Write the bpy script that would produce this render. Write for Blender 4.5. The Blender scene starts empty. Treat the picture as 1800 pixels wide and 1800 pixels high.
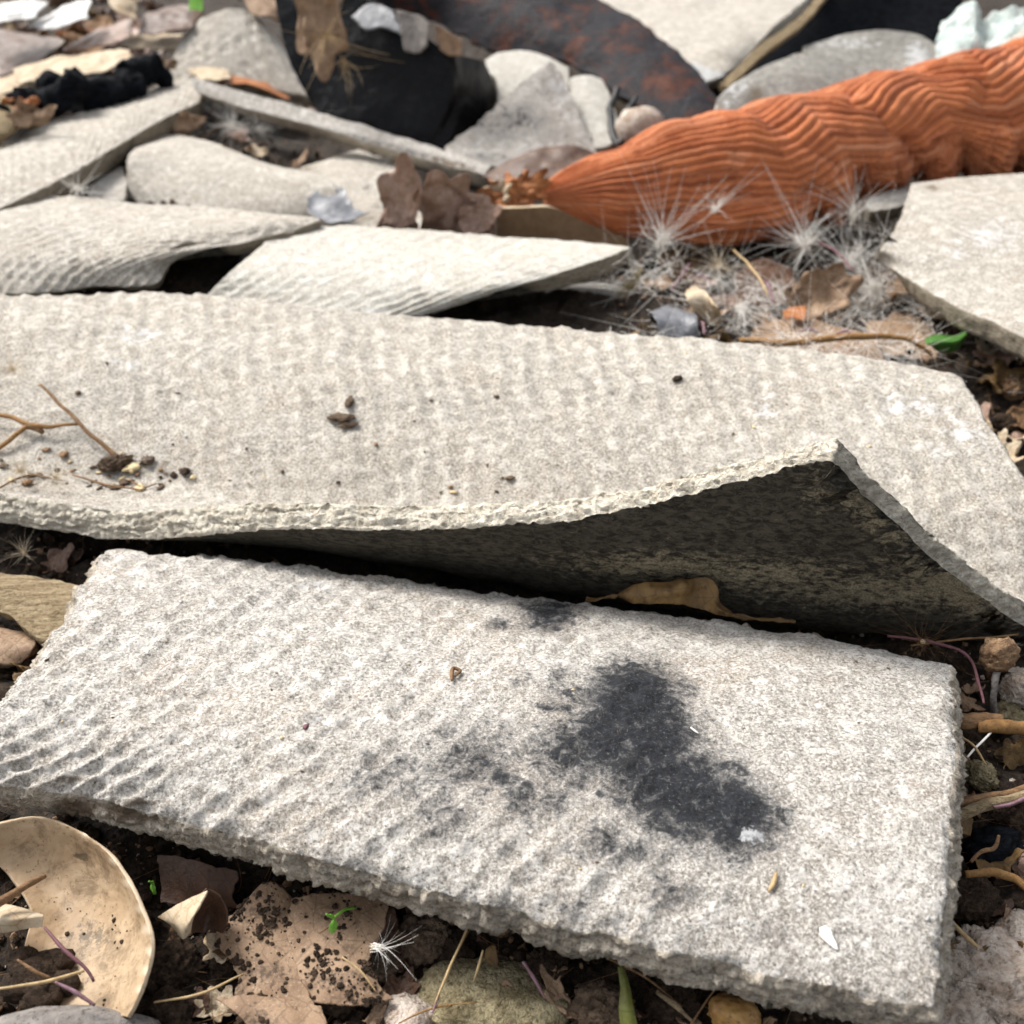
import bpy, math, random
import numpy as np
from mathutils import Vector

random.seed(7); RNG = np.random.default_rng(7)
scene = bpy.context.scene
COL = scene.collection
U = 0.01                                   # the code below works in centimetres

# ------------------------------------------------------------------ camera
PITCH = math.radians(33.0); FOV = math.radians(48.0); CAMZ = 15.0
FPX = 900 / math.tan(FOV / 2)
cam = bpy.data.cameras.new('camera'); camo = bpy.data.objects.new('camera', cam)
COL.objects.link(camo); scene.camera = camo
cam.sensor_fit = 'HORIZONTAL'; cam.angle = FOV
camo.location = (0, 0, CAMZ * U); camo.rotation_euler = (math.pi / 2 - PITCH, 0, 0)
cam.clip_start = 0.005; cam.clip_end = 200
cam.dof.use_dof = True; cam.dof.focus_distance = 0.19; cam.dof.aperture_fstop = 30.0

# ------------------------------------------------------------------ sky, sun, exposure
SUN_EL, SUN_AZ = math.radians(50), math.radians(-55)     # azimuth from +Y towards +X
world = bpy.data.worlds.new('World'); scene.world = world; world.use_nodes = True
wn = world.node_tree.nodes; wl = world.node_tree.links
sky = wn.new('ShaderNodeTexSky'); sky.sky_type = 'NISHITA'; sky.sun_disc = False
sky.sun_elevation = SUN_EL; sky.sun_rotation = SUN_AZ
sky.dust_density = 4.0; sky.air_density = 1.2
hs = wn.new('ShaderNodeHueSaturation'); hs.inputs['Saturation'].default_value = 0.2   # thin overcast
wl.new(sky.outputs[0], hs.inputs['Color'])
wl.new(hs.outputs[0], wn['Background'].inputs['Color'])
wn['Background'].inputs['Strength'].default_value = 0.08
sl = bpy.data.lights.new('sun', 'SUN'); sl.energy = 1.5; sl.angle = math.radians(18); sl.color = (1.0, 0.955, 0.885)
so = bpy.data.objects.new('sun', sl); COL.objects.link(so)
sd = Vector((math.sin(SUN_AZ) * math.cos(SUN_EL), math.cos(SUN_AZ) * math.cos(SUN_EL), math.sin(SUN_EL)))
so.rotation_euler = sd.to_track_quat('Z', 'Y').to_euler()
scene.view_settings.view_transform = 'Standard'; scene.view_settings.look = 'None'
scene.view_settings.exposure = 1.56; scene.view_settings.gamma = 1.0

# ------------------------------------------------------------------ pixel <-> point (1800 px picture)
CP = np.array([0, 0, CAMZ])
FW = np.array([0, math.cos(PITCH), -math.sin(PITCH)]); UPV = np.array([0, math.sin(PITCH), math.cos(PITCH)])
RT = np.array([1.0, 0, 0])
def ray(px, py): return FW + RT * ((px - 900) / FPX) + UPV * ((900 - py) / FPX)
def G(px, py, z=0.0):                      # the point at height z under a pixel
    d = ray(px, py); return CP + d * ((z - CAMZ) / d[2])
def V(px, py, y):                          # the point at distance y (an upright thing that stands there)
    d = ray(px, py); return CP + d * (y / d[1])
def pix(P):
    q = P - CP; w = q @ FW
    return 900 + FPX * (q @ RT) / w, 900 - FPX * (q @ UPV) / w

# ------------------------------------------------------------------ noise
def _h(ix, iy, iz, s):
    n = (ix * 374761393 + iy * 668265263 + iz * 2147483647 + s * 1274126177) & 0xffffffff
    n = ((n ^ (n >> 13)) * 1274126177) & 0xffffffff
    n = ((n ^ (n >> 16)) * 2246822519) & 0xffffffff
    return ((n ^ (n >> 15)) & 0xffff) / 32767.5 - 1.0
def vn(P, f=1.0, s=0):                     # value noise, -1..1
    Q = np.asarray(P, float) * f + 1000.0
    I = np.floor(Q).astype(np.int64); T = Q - I; T = T * T * T * (T * (T * 6 - 15) + 10)
    x, y, z = I[..., 0], I[..., 1], I[..., 2]; a, b, c = T[..., 0], T[..., 1], T[..., 2]
    r = 0
    for dx in (0, 1):
        for dy in (0, 1):
            for dz in (0, 1):
                w = (a if dx else 1 - a) * (b if dy else 1 - b) * (c if dz else 1 - c)
                r = r + w * _h(x + dx, y + dy, z + dz, s)
    return r
def fbm(P, f=1.0, o=4, s=0, g=0.5):
    r = 0; a = 1; t = 0
    for k in range(o):
        r = r + a * vn(P, f * 2.03 ** k, s + 17 * k); t += a; a *= g
    return r / t
def nrm(A): return A / np.maximum(np.linalg.norm(A, axis=-1, keepdims=True), 1e-9)

# ------------------------------------------------------------------ node materials (all coordinates in cm)
class M:
    def __init__(s, name):
        s.m = bpy.data.materials.new(name); s.m.use_nodes = True
        s.t = s.m.node_tree; s.b = s.t.nodes['Principled BSDF']
        tc = s.t.nodes.new('ShaderNodeTexCoord'); v = s.t.nodes.new('ShaderNodeVectorMath'); v.operation = 'SCALE'
        v.inputs['Scale'].default_value = 100; s.t.links.new(tc.outputs['Object'], v.inputs[0]); s.co = v.outputs[0]
    def lk(s, a, b): s.t.links.new(a, b)
    def sc(s, x, y, z):
        n = s.t.nodes.new('ShaderNodeVectorMath'); n.operation = 'MULTIPLY'; n.inputs[1].default_value = (x, y, z)
        s.lk(s.co, n.inputs[0]); return n.outputs[0]
    def noise(s, f, det=4, rough=0.6, dist=0.0, co=None):
        n = s.t.nodes.new('ShaderNodeTexNoise'); n.inputs['Scale'].default_value = f; n.inputs['Detail'].default_value = det
        n.inputs['Roughness'].default_value = rough; n.inputs['Distortion'].default_value = dist
        s.lk(co or s.co, n.inputs['Vector']); return n.outputs['Fac']
    def voro(s, f, feat='F1', co=None):
        n = s.t.nodes.new('ShaderNodeTexVoronoi'); n.feature = feat; n.inputs['Scale'].default_value = f
        s.lk(co or s.co, n.inputs['Vector']); return n.outputs['Distance']
    def attr(s, name='mask'):
        n = s.t.nodes.new('ShaderNodeAttribute'); n.attribute_name = name
        q = s.t.nodes.new('ShaderNodeSeparateColor'); s.lk(n.outputs['Color'], q.inputs[0]); return q.outputs
    def ramp(s, fac, a, b, smooth=True):   # 0 below a, 1 above b
        n = s.t.nodes.new('ShaderNodeMapRange'); n.interpolation_type = 'SMOOTHSTEP' if smooth else 'LINEAR'
        n.inputs['From Min'].default_value = a; n.inputs['From Max'].default_value = b
        s.lk(fac, n.inputs['Value']); return n.outputs['Result']
    def math(s, op, a, b):
        n = s.t.nodes.new('ShaderNodeMath'); n.operation = op
        for i, q in enumerate((a, b)):
            if isinstance(q, (int, float)): n.inputs[i].default_value = q
            else: s.lk(q, n.inputs[i])
        return n.outputs[0]
    def mix(s, fac, a, b):
        n = s.t.nodes.new('ShaderNodeMix'); n.data_type = 'RGBA'
        for i, q in ((0, fac), (6, a), (7, b)):
            if isinstance(q, (int, float)): n.inputs[i].default_value = q
            elif isinstance(q, tuple): n.inputs[i].default_value = (*q, 1)
            else: s.lk(q, n.inputs[i])
        return n.outputs[2]
    def done(s, col, rough=0.9, bump=(), spec=0.25, **kw):
        if isinstance(col, tuple): s.b.inputs['Base Color'].default_value = (*col, 1)
        else: s.lk(col, s.b.inputs['Base Color'])
        if isinstance(rough, float): s.b.inputs['Roughness'].default_value = rough
        else: s.lk(rough, s.b.inputs['Roughness'])
        s.b.inputs['Specular IOR Level'].default_value = spec
        for k, v in kw.items(): s.b.inputs[k.replace('_', ' ')].default_value = v
        prev = None
        for h, dist, st in bump:           # dist in cm
            n = s.t.nodes.new('ShaderNodeBump'); n.inputs['Distance'].default_value = dist * U; n.inputs['Strength'].default_value = st
            s.lk(h, n.inputs['Height'])
            if prev: s.lk(prev, n.inputs['Normal'])
            prev = n.outputs['Normal']
        if prev: s.lk(prev, s.b.inputs['Normal'])
        return s.m

def cement(name, base, pale, dark, warm=(0.40, 0.33, 0.25), grain=1.0):
    m = M(name)
    big = m.noise(0.55, 4, 0.6); mid = m.noise(3.0, 6, 0.7, 0.7); fin = m.noise(8.5, 5, 0.78); mic = m.noise(19, 3, 0.8)
    fib = m.noise(6, 4, 0.8, 3.0); pit = m.noise(17, 2, 0.6, 0.8)
    wat = m.noise(0.28, 5, 0.65, 0.8)
    c = m.mix(m.ramp(big, 0.38, 0.66), base, warm)
    c = m.mix(m.math('MULTIPLY', m.ramp(wat, 0.5, 0.62), 0.35), c, tuple(0.72 * q for q in base))
    c = m.mix(m.math('MULTIPLY', m.ramp(mid, 0.45, 0.64), 0.8), c, pale)
    c = m.mix(m.math('MULTIPLY', m.ramp(fib, 0.50, 0.64), 0.8), c, pale)
    c = m.mix(m.math('MULTIPLY', m.ramp(fin, 0.47, 0.32), 0.6 * grain), c, dark)
    c = m.mix(m.math('MULTIPLY', m.ramp(mic, 0.47, 0.36), 0.62 * grain), c, dark)
    c = m.mix(m.math('MULTIPLY', m.ramp(mic, 0.52, 0.61), 0.85), c, pale)
    c = m.mix(m.math('MULTIPLY', m.ramp(pit, 0.36, 0.26), 0.7 * grain), c, tuple(0.5 * q for q in dark))
    a = m.attr()
    sn = m.math('ADD', m.math('MULTIPLY', m.math('SUBTRACT', fin, 0.5), 1.7), m.math('MULTIPLY', m.math('SUBTRACT', mid, 0.5), 3.0))
    haze = m.ramp(m.math('ADD', a[0], m.math('MULTIPLY', m.math('SUBTRACT', fin, 0.5), m.math('MULTIPLY', m.ramp(a[0], 0.02, 0.3), 0.7))), 0.10, 0.95)
    c = m.mix(m.math('MULTIPLY', haze, 0.8), c, (0.062, 0.067, 0.08))
    soot = m.ramp(m.math('ADD', a[0], m.math('MULTIPLY', sn, m.ramp(a[0], 0.02, 0.25))), 0.12, 0.92)
    c = m.mix(m.math('MULTIPLY', soot, 0.93), c, m.mix(m.ramp(fin, 0.4, 0.7), (0.006, 0.007, 0.0095), (0.028, 0.031, 0.039)))
    c = m.mix(m.math('MULTIPLY', m.math('MULTIPLY', soot, m.ramp(mic, 0.58, 0.70)), 0.4), c, (0.26, 0.29, 0.28))
    wht = m.ramp(m.math('ADD', a[1], m.math('MULTIPLY', sn, m.ramp(a[1], 0.02, 0.3))), 0.35, 0.8)
    c = m.mix(m.math('MULTIPLY', wht, 0.6), c, (0.66, 0.665, 0.68))
    brn = m.ramp(m.math('ADD', a[2], m.math('MULTIPLY', sn, m.ramp(a[2], 0.02, 0.3))), 0.3, 0.9)
    c = m.mix(m.math('MULTIPLY', brn, 0.8), c, (0.13, 0.095, 0.06))
    return m.done(c, 0.93, [(mid, 0.07, 0.6), (fib, 0.05, 0.6), (fin, 0.05, 1.0), (mic, 0.022, 1.0)], 0.2)
MAT = {}
MAT['cement'] = cement('cement_warm_grey', (0.37, 0.338, 0.29), (0.70, 0.66, 0.595), (0.15, 0.13, 0.11), (0.385, 0.335, 0.275))
MAT['cement_cool'] = cement('cement_grey', (0.38, 0.355, 0.32), (0.72, 0.69, 0.65), (0.12, 0.108, 0.095), (0.39, 0.34, 0.285), 1.1)
MAT['cement_dark'] = cement('cement_dark_grey', (0.21, 0.205, 0.19), (0.42, 0.40, 0.36), (0.05, 0.05, 0.048), (0.16, 0.15, 0.135), 1.2)
MAT['cement_pale'] = cement('cement_pale', (0.50, 0.475, 0.42), (0.72, 0.70, 0.65), (0.24, 0.21, 0.17), (0.47, 0.43, 0.36), 0.8)
def edge_mat(name, a, b, d):
    m = M(name); lay = m.noise(4.5, 5, 0.7, 0.4, m.sc(0.6, 0.6, 3.2)); fin = m.noise(11, 4, 0.75, 1.0); big = m.noise(0.9, 3)
    mic = m.noise(30, 2)
    c = m.mix(m.ramp(lay, 0.36, 0.6), b, a); c = m.mix(m.math('MULTIPLY', m.ramp(fin, 0.5, 0.3), 0.7), c, d)
    c = m.mix(m.math('MULTIPLY', m.ramp(big, 0.56, 0.72), 0.55), c, d)
    c = m.mix(m.math('MULTIPLY', m.ramp(mic, 0.5, 0.32), 0.4), c, d)
    at = m.attr()
    brn = m.ramp(m.math('ADD', at[2], m.math('MULTIPLY', m.math('SUBTRACT', fin, 0.5), 1.2)), 0.3, 0.8)
    c = m.mix(m.math('MULTIPLY', brn, 0.85), c, (0.10, 0.068, 0.04))
    return m.done(c, 0.95, [(lay, 0.09, 0.9), (fin, 0.05, 0.9), (mic, 0.015, 0.7)], 0.2)
MAT['edge'] = edge_mat('broken_cement_edge', (0.70, 0.655, 0.56), (0.50, 0.45, 0.365), (0.20, 0.16, 0.115))
MAT['edge_grey'] = edge_mat('weathered_cement_edge', (0.58, 0.52, 0.435), (0.37, 0.315, 0.245), (0.10, 0.078, 0.055))
MAT['edge_dark'] = edge_mat('weathered_cement_edge_dark', (0.33, 0.285, 0.22), (0.22, 0.185, 0.135), (0.06, 0.05, 0.035))
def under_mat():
    m = M('weathered_underside'); co = m.sc(0.6, 1, 1.6)  # dark brown-grey with tan speckles and patches
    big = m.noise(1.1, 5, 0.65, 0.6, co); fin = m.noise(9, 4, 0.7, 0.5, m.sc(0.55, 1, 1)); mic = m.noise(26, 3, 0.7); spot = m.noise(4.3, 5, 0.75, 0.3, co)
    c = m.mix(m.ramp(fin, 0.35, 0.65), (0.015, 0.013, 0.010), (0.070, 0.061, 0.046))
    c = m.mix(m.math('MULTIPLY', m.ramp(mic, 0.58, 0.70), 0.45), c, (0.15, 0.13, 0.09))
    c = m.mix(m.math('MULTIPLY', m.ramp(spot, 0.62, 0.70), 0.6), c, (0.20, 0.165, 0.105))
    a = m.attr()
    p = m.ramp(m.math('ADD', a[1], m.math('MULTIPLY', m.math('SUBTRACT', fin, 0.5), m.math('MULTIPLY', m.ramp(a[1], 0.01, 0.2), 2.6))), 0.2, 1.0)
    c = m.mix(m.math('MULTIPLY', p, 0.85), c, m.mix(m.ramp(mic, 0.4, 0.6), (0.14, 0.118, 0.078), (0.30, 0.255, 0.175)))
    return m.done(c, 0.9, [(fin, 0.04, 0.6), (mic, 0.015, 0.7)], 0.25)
MAT['under'] = under_mat()
def soil_mat():
    m = M('dark_soil'); a = m.noise(0.8, 5, 0.7); b = m.noise(6, 5, 0.75, 0.4); c_ = m.noise(22, 3, 0.7)
    c = m.mix(m.ramp(b, 0.35, 0.7), (0.010, 0.0075, 0.0055), (0.060, 0.040, 0.026))
    c = m.mix(m.math('MULTIPLY', m.ramp(a, 0.52, 0.72), 0.5), c, (0.10, 0.068, 0.043))
    c = m.mix(m.math('MULTIPLY', m.ramp(c_, 0.62, 0.75), 0.5), c, (0.19, 0.15, 0.10))
    return m.done(c, 0.85, [(b, 0.12, 0.9), (c_, 0.04, 0.9)], 0.3)
MAT['soil'] = soil_mat()
def leaf_mat(name, a, b, dark, rough=0.6, pale=None):
    m = M(name); n = m.noise(1.4, 5, 0.65, 0.5); f = m.noise(9, 4, 0.7); v = m.voro(3.0, 'DISTANCE_TO_EDGE'); s = m.noise(24, 2)
    c = m.mix(m.ramp(n, 0.38, 0.62), a, b); c = m.mix(m.math('MULTIPLY', m.ramp(f, 0.46, 0.28), 0.8), c, dark)
    c = m.mix(m.math('MULTIPLY', m.ramp(v, 0.05, 0.0), 0.4), c, dark)
    if pale: c = m.mix(m.math('MULTIPLY', m.ramp(s, 0.58, 0.7), 0.5), c, pale)
    at = m.attr(); c = m.mix(m.math('MULTIPLY', m.ramp(m.math('ADD', at[2], m.math('MULTIPLY', m.math('SUBTRACT', f, 0.5), m.math('MULTIPLY', m.ramp(at[2], 0.01, 0.2), 2.0))), 0.3, 0.8), 0.9), c, dark)
    return m.done(c, rough, [(n, 0.06, 0.4), (v, 0.025, 0.5), (f, 0.025, 0.6), (s, 0.01, 0.5)], 0.35)
MAT['leaf_tan'] = leaf_mat('dry_leaf_tan', (0.30, 0.20, 0.125), (0.20, 0.125, 0.075), (0.055, 0.033, 0.02), 0.7, (0.42, 0.32, 0.24))
MAT['leaf_pink'] = leaf_mat('dry_leaf_pinkish_brown', (0.30, 0.20, 0.155), (0.22, 0.13, 0.09), (0.10, 0.052, 0.03), 0.45)
MAT['leaf_dark'] = leaf_mat('dry_leaf_dark_brown', (0.065, 0.033, 0.020), (0.11, 0.058, 0.035), (0.02, 0.012, 0.008), 0.5)
MAT['leaf_rust'] = leaf_mat('dry_leaf_rust', (0.42, 0.16, 0.05), (0.27, 0.10, 0.035), (0.09, 0.035, 0.015), 0.6)
MAT['leaf_ochre'] = leaf_mat('dry_leaf_ochre', (0.17, 0.10, 0.034), (0.085, 0.048, 0.018), (0.04, 0.024, 0.01), 0.6)
MAT['leaf_cream'] = leaf_mat('dry_leaf_cream', (0.52, 0.43, 0.31), (0.40, 0.30, 0.19), (0.16, 0.10, 0.06), 0.7)
MAT['leaf_green'] = leaf_mat('leaf_green', (0.05, 0.15, 0.02), (0.035, 0.10, 0.016), (0.02, 0.05, 0.01), 0.45)
MAT['seedling'] = leaf_mat('seedling_green', (0.20, 0.46, 0.06), (0.15, 0.38, 0.05), (0.08, 0.2, 0.03), 0.4)
MAT['olive'] = leaf_mat('olive_leaf', (0.13, 0.14, 0.025), (0.10, 0.10, 0.02), (0.04, 0.04, 0.01), 0.45)
def simple(name, a, b, f=6, rough=0.7, bd=0.03, spec=0.3, stretch=None, dark=None, **kw):
    m = M(name); co = m.sc(*stretch) if stretch else None
    n = m.noise(f, 5, 0.7, 0.3, co); q = m.noise(f * 3.5, 3, 0.7, 0, co)
    c = m.mix(m.ramp(n, 0.35, 0.65), a, b)
    if dark: c = m.mix(m.math('MULTIPLY', m.ramp(q, 0.48, 0.3), 0.8), c, dark)
    return m.done(c, rough, [(n, bd, 0.8), (q, bd * 0.4, 0.8)], spec, **kw)
MAT['wood'] = simple('weathered_wood', (0.46, 0.36, 0.22), (0.25, 0.18, 0.10), 3.2, 0.8, 0.16, 0.2, (0.35, 4.0, 5.0), (0.07, 0.045, 0.025))
MAT['twig'] = simple('dry_twig', (0.26, 0.15, 0.075), (0.15, 0.085, 0.042), 6, 0.75, 0.04, 0.25, (0.6, 2, 2), (0.06, 0.032, 0.018))
MAT['straw'] = simple('pale_straw', (0.47, 0.345, 0.18), (0.33, 0.22, 0.11), 8, 0.6, 0.01)
MAT['straw_orange'] = simple('orange_straw', (0.31, 0.17, 0.06), (0.20, 0.105, 0.04), 6, 0.65, 0.03, 0.25, None, (0.08, 0.045, 0.02))
MAT['purple'] = simple('purple_bract', (0.24, 0.14, 0.18), (0.15, 0.08, 0.085), 8, 0.6, 0.01)
MAT['plum'] = simple('plum_thread', (0.16, 0.065, 0.085), (0.10, 0.045, 0.045), 8, 0.6, 0.01)
MAT['hair'] = M('pappus_white').done((0.86, 0.83, 0.78), 0.5, (), 0.4)
MAT['hair_warm'] = M('pappus_cream').done((0.62, 0.52, 0.38), 0.5, (), 0.4)
MAT['seed_cream'] = simple('seed_cream', (0.62, 0.51, 0.31), (0.45, 0.34, 0.18), 10, 0.6, 0.01)
MAT['seed_dark'] = simple('seed_dark', (0.05, 0.032, 0.02), (0.10, 0.065, 0.04), 12, 0.6, 0.02)
MAT['shell'] = None
def shell_mat():
    m = M('nut_shell'); n = m.noise(1.2, 4, 0.6); f = m.noise(14, 3, 0.7); a = m.attr()
    c = m.mix(m.ramp(n, 0.35, 0.65), (0.33, 0.225, 0.13), (0.43, 0.315, 0.20))
    c = m.mix(m.math('MULTIPLY', m.ramp(f, 0.60, 0.66), 0.75), c, (0.15, 0.095, 0.03))
    d = m.noise(5.5, 5, 0.75); dirt = m.noise(1.8, 6, 0.75, 0.5)
    c = m.mix(m.math('MULTIPLY', m.ramp(dirt, 0.46, 0.64), 0.7), c, (0.14, 0.092, 0.05))
    c = m.mix(m.math('MULTIPLY', m.ramp(m.math('ADD', a[2], m.math('MULTIPLY', m.math('SUBTRACT', d, 0.5), m.math('MULTIPLY', m.ramp(a[2], 0.01, 0.2), 2.5))), 0.35, 0.75), 0.8), c, (0.085, 0.06, 0.035))
    c = m.mix(m.math('MULTIPLY', a[1], 0.75), c, (0.62, 0.52, 0.39))
    return m.done(c, 0.55, [(f, 0.015, 0.4), (n, 0.05, 0.3)], 0.35)
MAT['shell'] = shell_mat()
MAT['char'] = simple('charcoal', (0.003, 0.0035, 0.005), (0.013, 0.015, 0.02), 4, 0.7, 0.2, 0.06, (0.7, 2, 2))  # burnt wood; its black also paints the shaded hollow at the back
MAT['stone_pale'] = simple('pale_stone', (0.56, 0.49, 0.43), (0.36, 0.28, 0.22), 2.6, 0.9, 0.2, 0.2, None, (0.17, 0.115, 0.075))
MAT['stone_moss'] = simple('mossy_stone', (0.38, 0.325, 0.20), (0.17, 0.135, 0.075), 3.6, 0.9, 0.25, 0.2, None, (0.055, 0.05, 0.022))
MAT['stone_grey'] = simple('grey_stone', (0.24, 0.22, 0.205), (0.15, 0.135, 0.125), 3.5, 0.9, 0.06, 0.2, None, (0.05, 0.045, 0.04))
MAT['stone_amber'] = simple('amber_pebble', (0.46, 0.27, 0.09), (0.25, 0.12, 0.04), 1.9, 0.5, 0.04, 0.35, None, (0.07, 0.04, 0.02))
MAT['nut'] = simple('nut_husk', (0.36, 0.235, 0.14), (0.18, 0.10, 0.05), 4, 0.8, 0.16, 0.25, None, (0.07, 0.04, 0.02))
MAT['crumb'] = simple('soil_crumb', (0.075, 0.048, 0.031), (0.022, 0.014, 0.009), 6, 0.9, 0.16, 0.2, None, (0.008, 0.006, 0.004))
MAT['clod'] = simple('soil_clod', (0.20, 0.14, 0.095), (0.085, 0.058, 0.04), 7, 0.9, 0.15, 0.2)
MAT['plastic_blue'] = simple('crumpled_film', (0.20, 0.205, 0.22), (0.11, 0.115, 0.13), 3, 0.35, 0.05, 0.5)
MAT['tissue'] = simple('crumpled_tissue', (0.60, 0.65, 0.62), (0.42, 0.50, 0.48), 2.2, 0.85, 0.25, 0.2, None, (0.25, 0.33, 0.32))
MAT['white_chip'] = simple('white_flake', (0.48, 0.48, 0.48), (0.33, 0.32, 0.30), 3, 0.45, 0.03, 0.4)
MAT['cardboard'] = simple('brown_board', (0.20, 0.125, 0.068), (0.155, 0.092, 0.048), 4, 0.7, 0.01, 0.25)
def steel(name, base, hi, rust, amt, rough, spec=0.12):
    m = M(name); n = m.noise(0.75, 5, 0.7, 0.5); f = m.noise(5, 5, 0.75); s = m.noise(16, 3)
    c = m.mix(m.ramp(f, 0.4, 0.7), base, hi); r = m.ramp(m.math('ADD', n, m.math('MULTIPLY', m.math('SUBTRACT', f, 0.5), 0.5)), 0.5 - amt, 0.66 - amt)
    c = m.mix(m.math('MULTIPLY', r, 0.85), c, m.mix(m.ramp(f, 0.35, 0.65), rust, tuple(0.45 * q for q in rust)))
    c = m.mix(m.math('MULTIPLY', m.ramp(s, 0.62, 0.72), 0.35), c, (0.16, 0.14, 0.12))
    return m.done(c, rough, [(f, 0.06, 0.7), (s, 0.02, 0.6)], spec)
MAT['rust'] = steel('rusty_steel', (0.012, 0.012, 0.016), (0.03, 0.028, 0.031), (0.11, 0.036, 0.019), 0.03, 0.6)
MAT['black_paint'] = steel('black_painted_steel', (0.0015, 0.002, 0.0035), (0.003, 0.004, 0.006), (0.06, 0.042, 0.028), -0.16, 0.25, 0.16)
MAT['black_rubber'] = simple('black_rubber', (0.008, 0.008, 0.009), (0.016, 0.016, 0.018), 5, 0.5, 0.03, 0.4)
def wool_mat():
    m = M('orange_knit'); n = m.noise(0.9, 4, 0.6); f = m.noise(14, 4, 0.8, 0.5); s = m.noise(40, 2); a = m.attr()
    c = m.mix(m.ramp(n, 0.35, 0.68), (0.64, 0.215, 0.085), (0.52, 0.155, 0.058))
    c = m.mix(m.math('MULTIPLY', m.ramp(a[0], 0.55, 0.0), 0.6), c, (0.27, 0.07, 0.026))
    c = m.mix(m.math('MULTIPLY', m.ramp(a[0], 0.62, 1.0), 0.6), c, (0.72, 0.33, 0.18))
    c = m.mix(m.math('MULTIPLY', m.ramp(f, 0.48, 0.30), 0.55), c, (0.24, 0.06, 0.02))
    c = m.mix(m.math('MULTIPLY', m.ramp(f, 0.56, 0.70), 0.6), c, (0.78, 0.38, 0.22))
    return m.done(c, 0.95, [(f, 0.07, 0.8), (s, 0.02, 0.8)], 0.1, Sheen_Weight=0.15, Sheen_Roughness=0.5)
MAT['wool'] = wool_mat()

# ------------------------------------------------------------------ mesh building
def mk(name, P, F, mats, mi=None, smooth=True, parent=None, label=None, cat=None, group=None, kind=None, mask=None):
    P = np.asarray(P, float); F = np.asarray(F, np.int32)
    org = np.array([P[:, 0].mean(), P[:, 1].mean(), P[:, 2].min()])
    me = bpy.data.meshes.new(name)
    me.vertices.add(len(P)); me.vertices.foreach_set('co', ((P - org) * U).astype(np.float32).ravel())
    k = F.shape[1]; me.loops.add(F.size); me.loops.foreach_set('vertex_index', F.ravel())
    me.polygons.add(len(F)); me.polygons.foreach_set('loop_start', np.arange(0, F.size, k, dtype=np.int32))
    me.polygons.foreach_set('use_smooth', np.full(len(F), smooth))
    if mi is not None: me.polygons.foreach_set('material_index', np.asarray(mi, np.int32))
    for m in (mats if isinstance(mats, (list, tuple)) else [mats]): me.materials.append(MAT[m])
    if mask is not None:
        a = me.attributes.new('mask', 'FLOAT_COLOR', 'POINT')
        a.data.foreach_set('color', np.concatenate([mask, np.ones((len(P), 1))], 1).astype(np.float32).ravel())
    me.update(calc_edges=True); me.validate()
    o = bpy.data.objects.new(name, me); COL.objects.link(o); o['_org'] = org.tolist()
    if parent is not None:
        o.parent = parent; o.location = (org - np.array(parent['_org'])) * U
    else: o.location = org * U
    tag(o, label, cat, group, kind); return o
def tag(o, label=None, cat=None, group=None, kind=None):
    for k, v in (('label', label), ('category', cat), ('group', group), ('kind', kind)):
        if v: o[k] = v
    return o
def empty(name, loc, label, cat, group=None):
    o = bpy.data.objects.new(name, None); COL.objects.link(o); o.empty_display_size = 0.01
    o.location = np.asarray(loc) * U; o['_org'] = [float(q) for q in loc]
    return tag(o, label, cat, group)

def herm(tk, P, t):
    tk = np.asarray(tk, float); T = np.gradient(P, tk, axis=0)
    i = np.clip(np.searchsorted(tk, t, side='right') - 1, 0, len(tk) - 2); h = tk[i + 1] - tk[i]; s = (t - tk[i]) / h
    sh = (-1,) + (1,) * (P.ndim - 1); s = s.reshape(sh); h = h.reshape(sh)
    return ((2*s**3 - 3*s**2 + 1) * P[i] + (s**3 - 2*s**2 + s) * h * T[i] + (-2*s**3 + 3*s**2) * P[i+1] + (s**3 - s**2) * h * T[i+1])
def chord(P):
    d = np.linalg.norm(np.diff(P, axis=0), axis=1); c = np.concatenate([[0], np.cumsum(np.maximum(d, 1e-4))]); return c / c[-1]
def curve(P, n):
    P = np.asarray(P, float); return herm(chord(P), P, np.linspace(0, 1, n))
def surface(rows, nu, nv):
    R = np.stack([curve(r, nu) for r in rows])            # K x nu x 3
    d = np.linalg.norm(np.diff(R, axis=0), axis=2).mean(1); tv = np.concatenate([[0], np.cumsum(np.maximum(d, 1e-3))]); tv /= tv[-1]
    return herm(tv, R, np.linspace(0, 1, nv))             # nv x nu x 3

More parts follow.
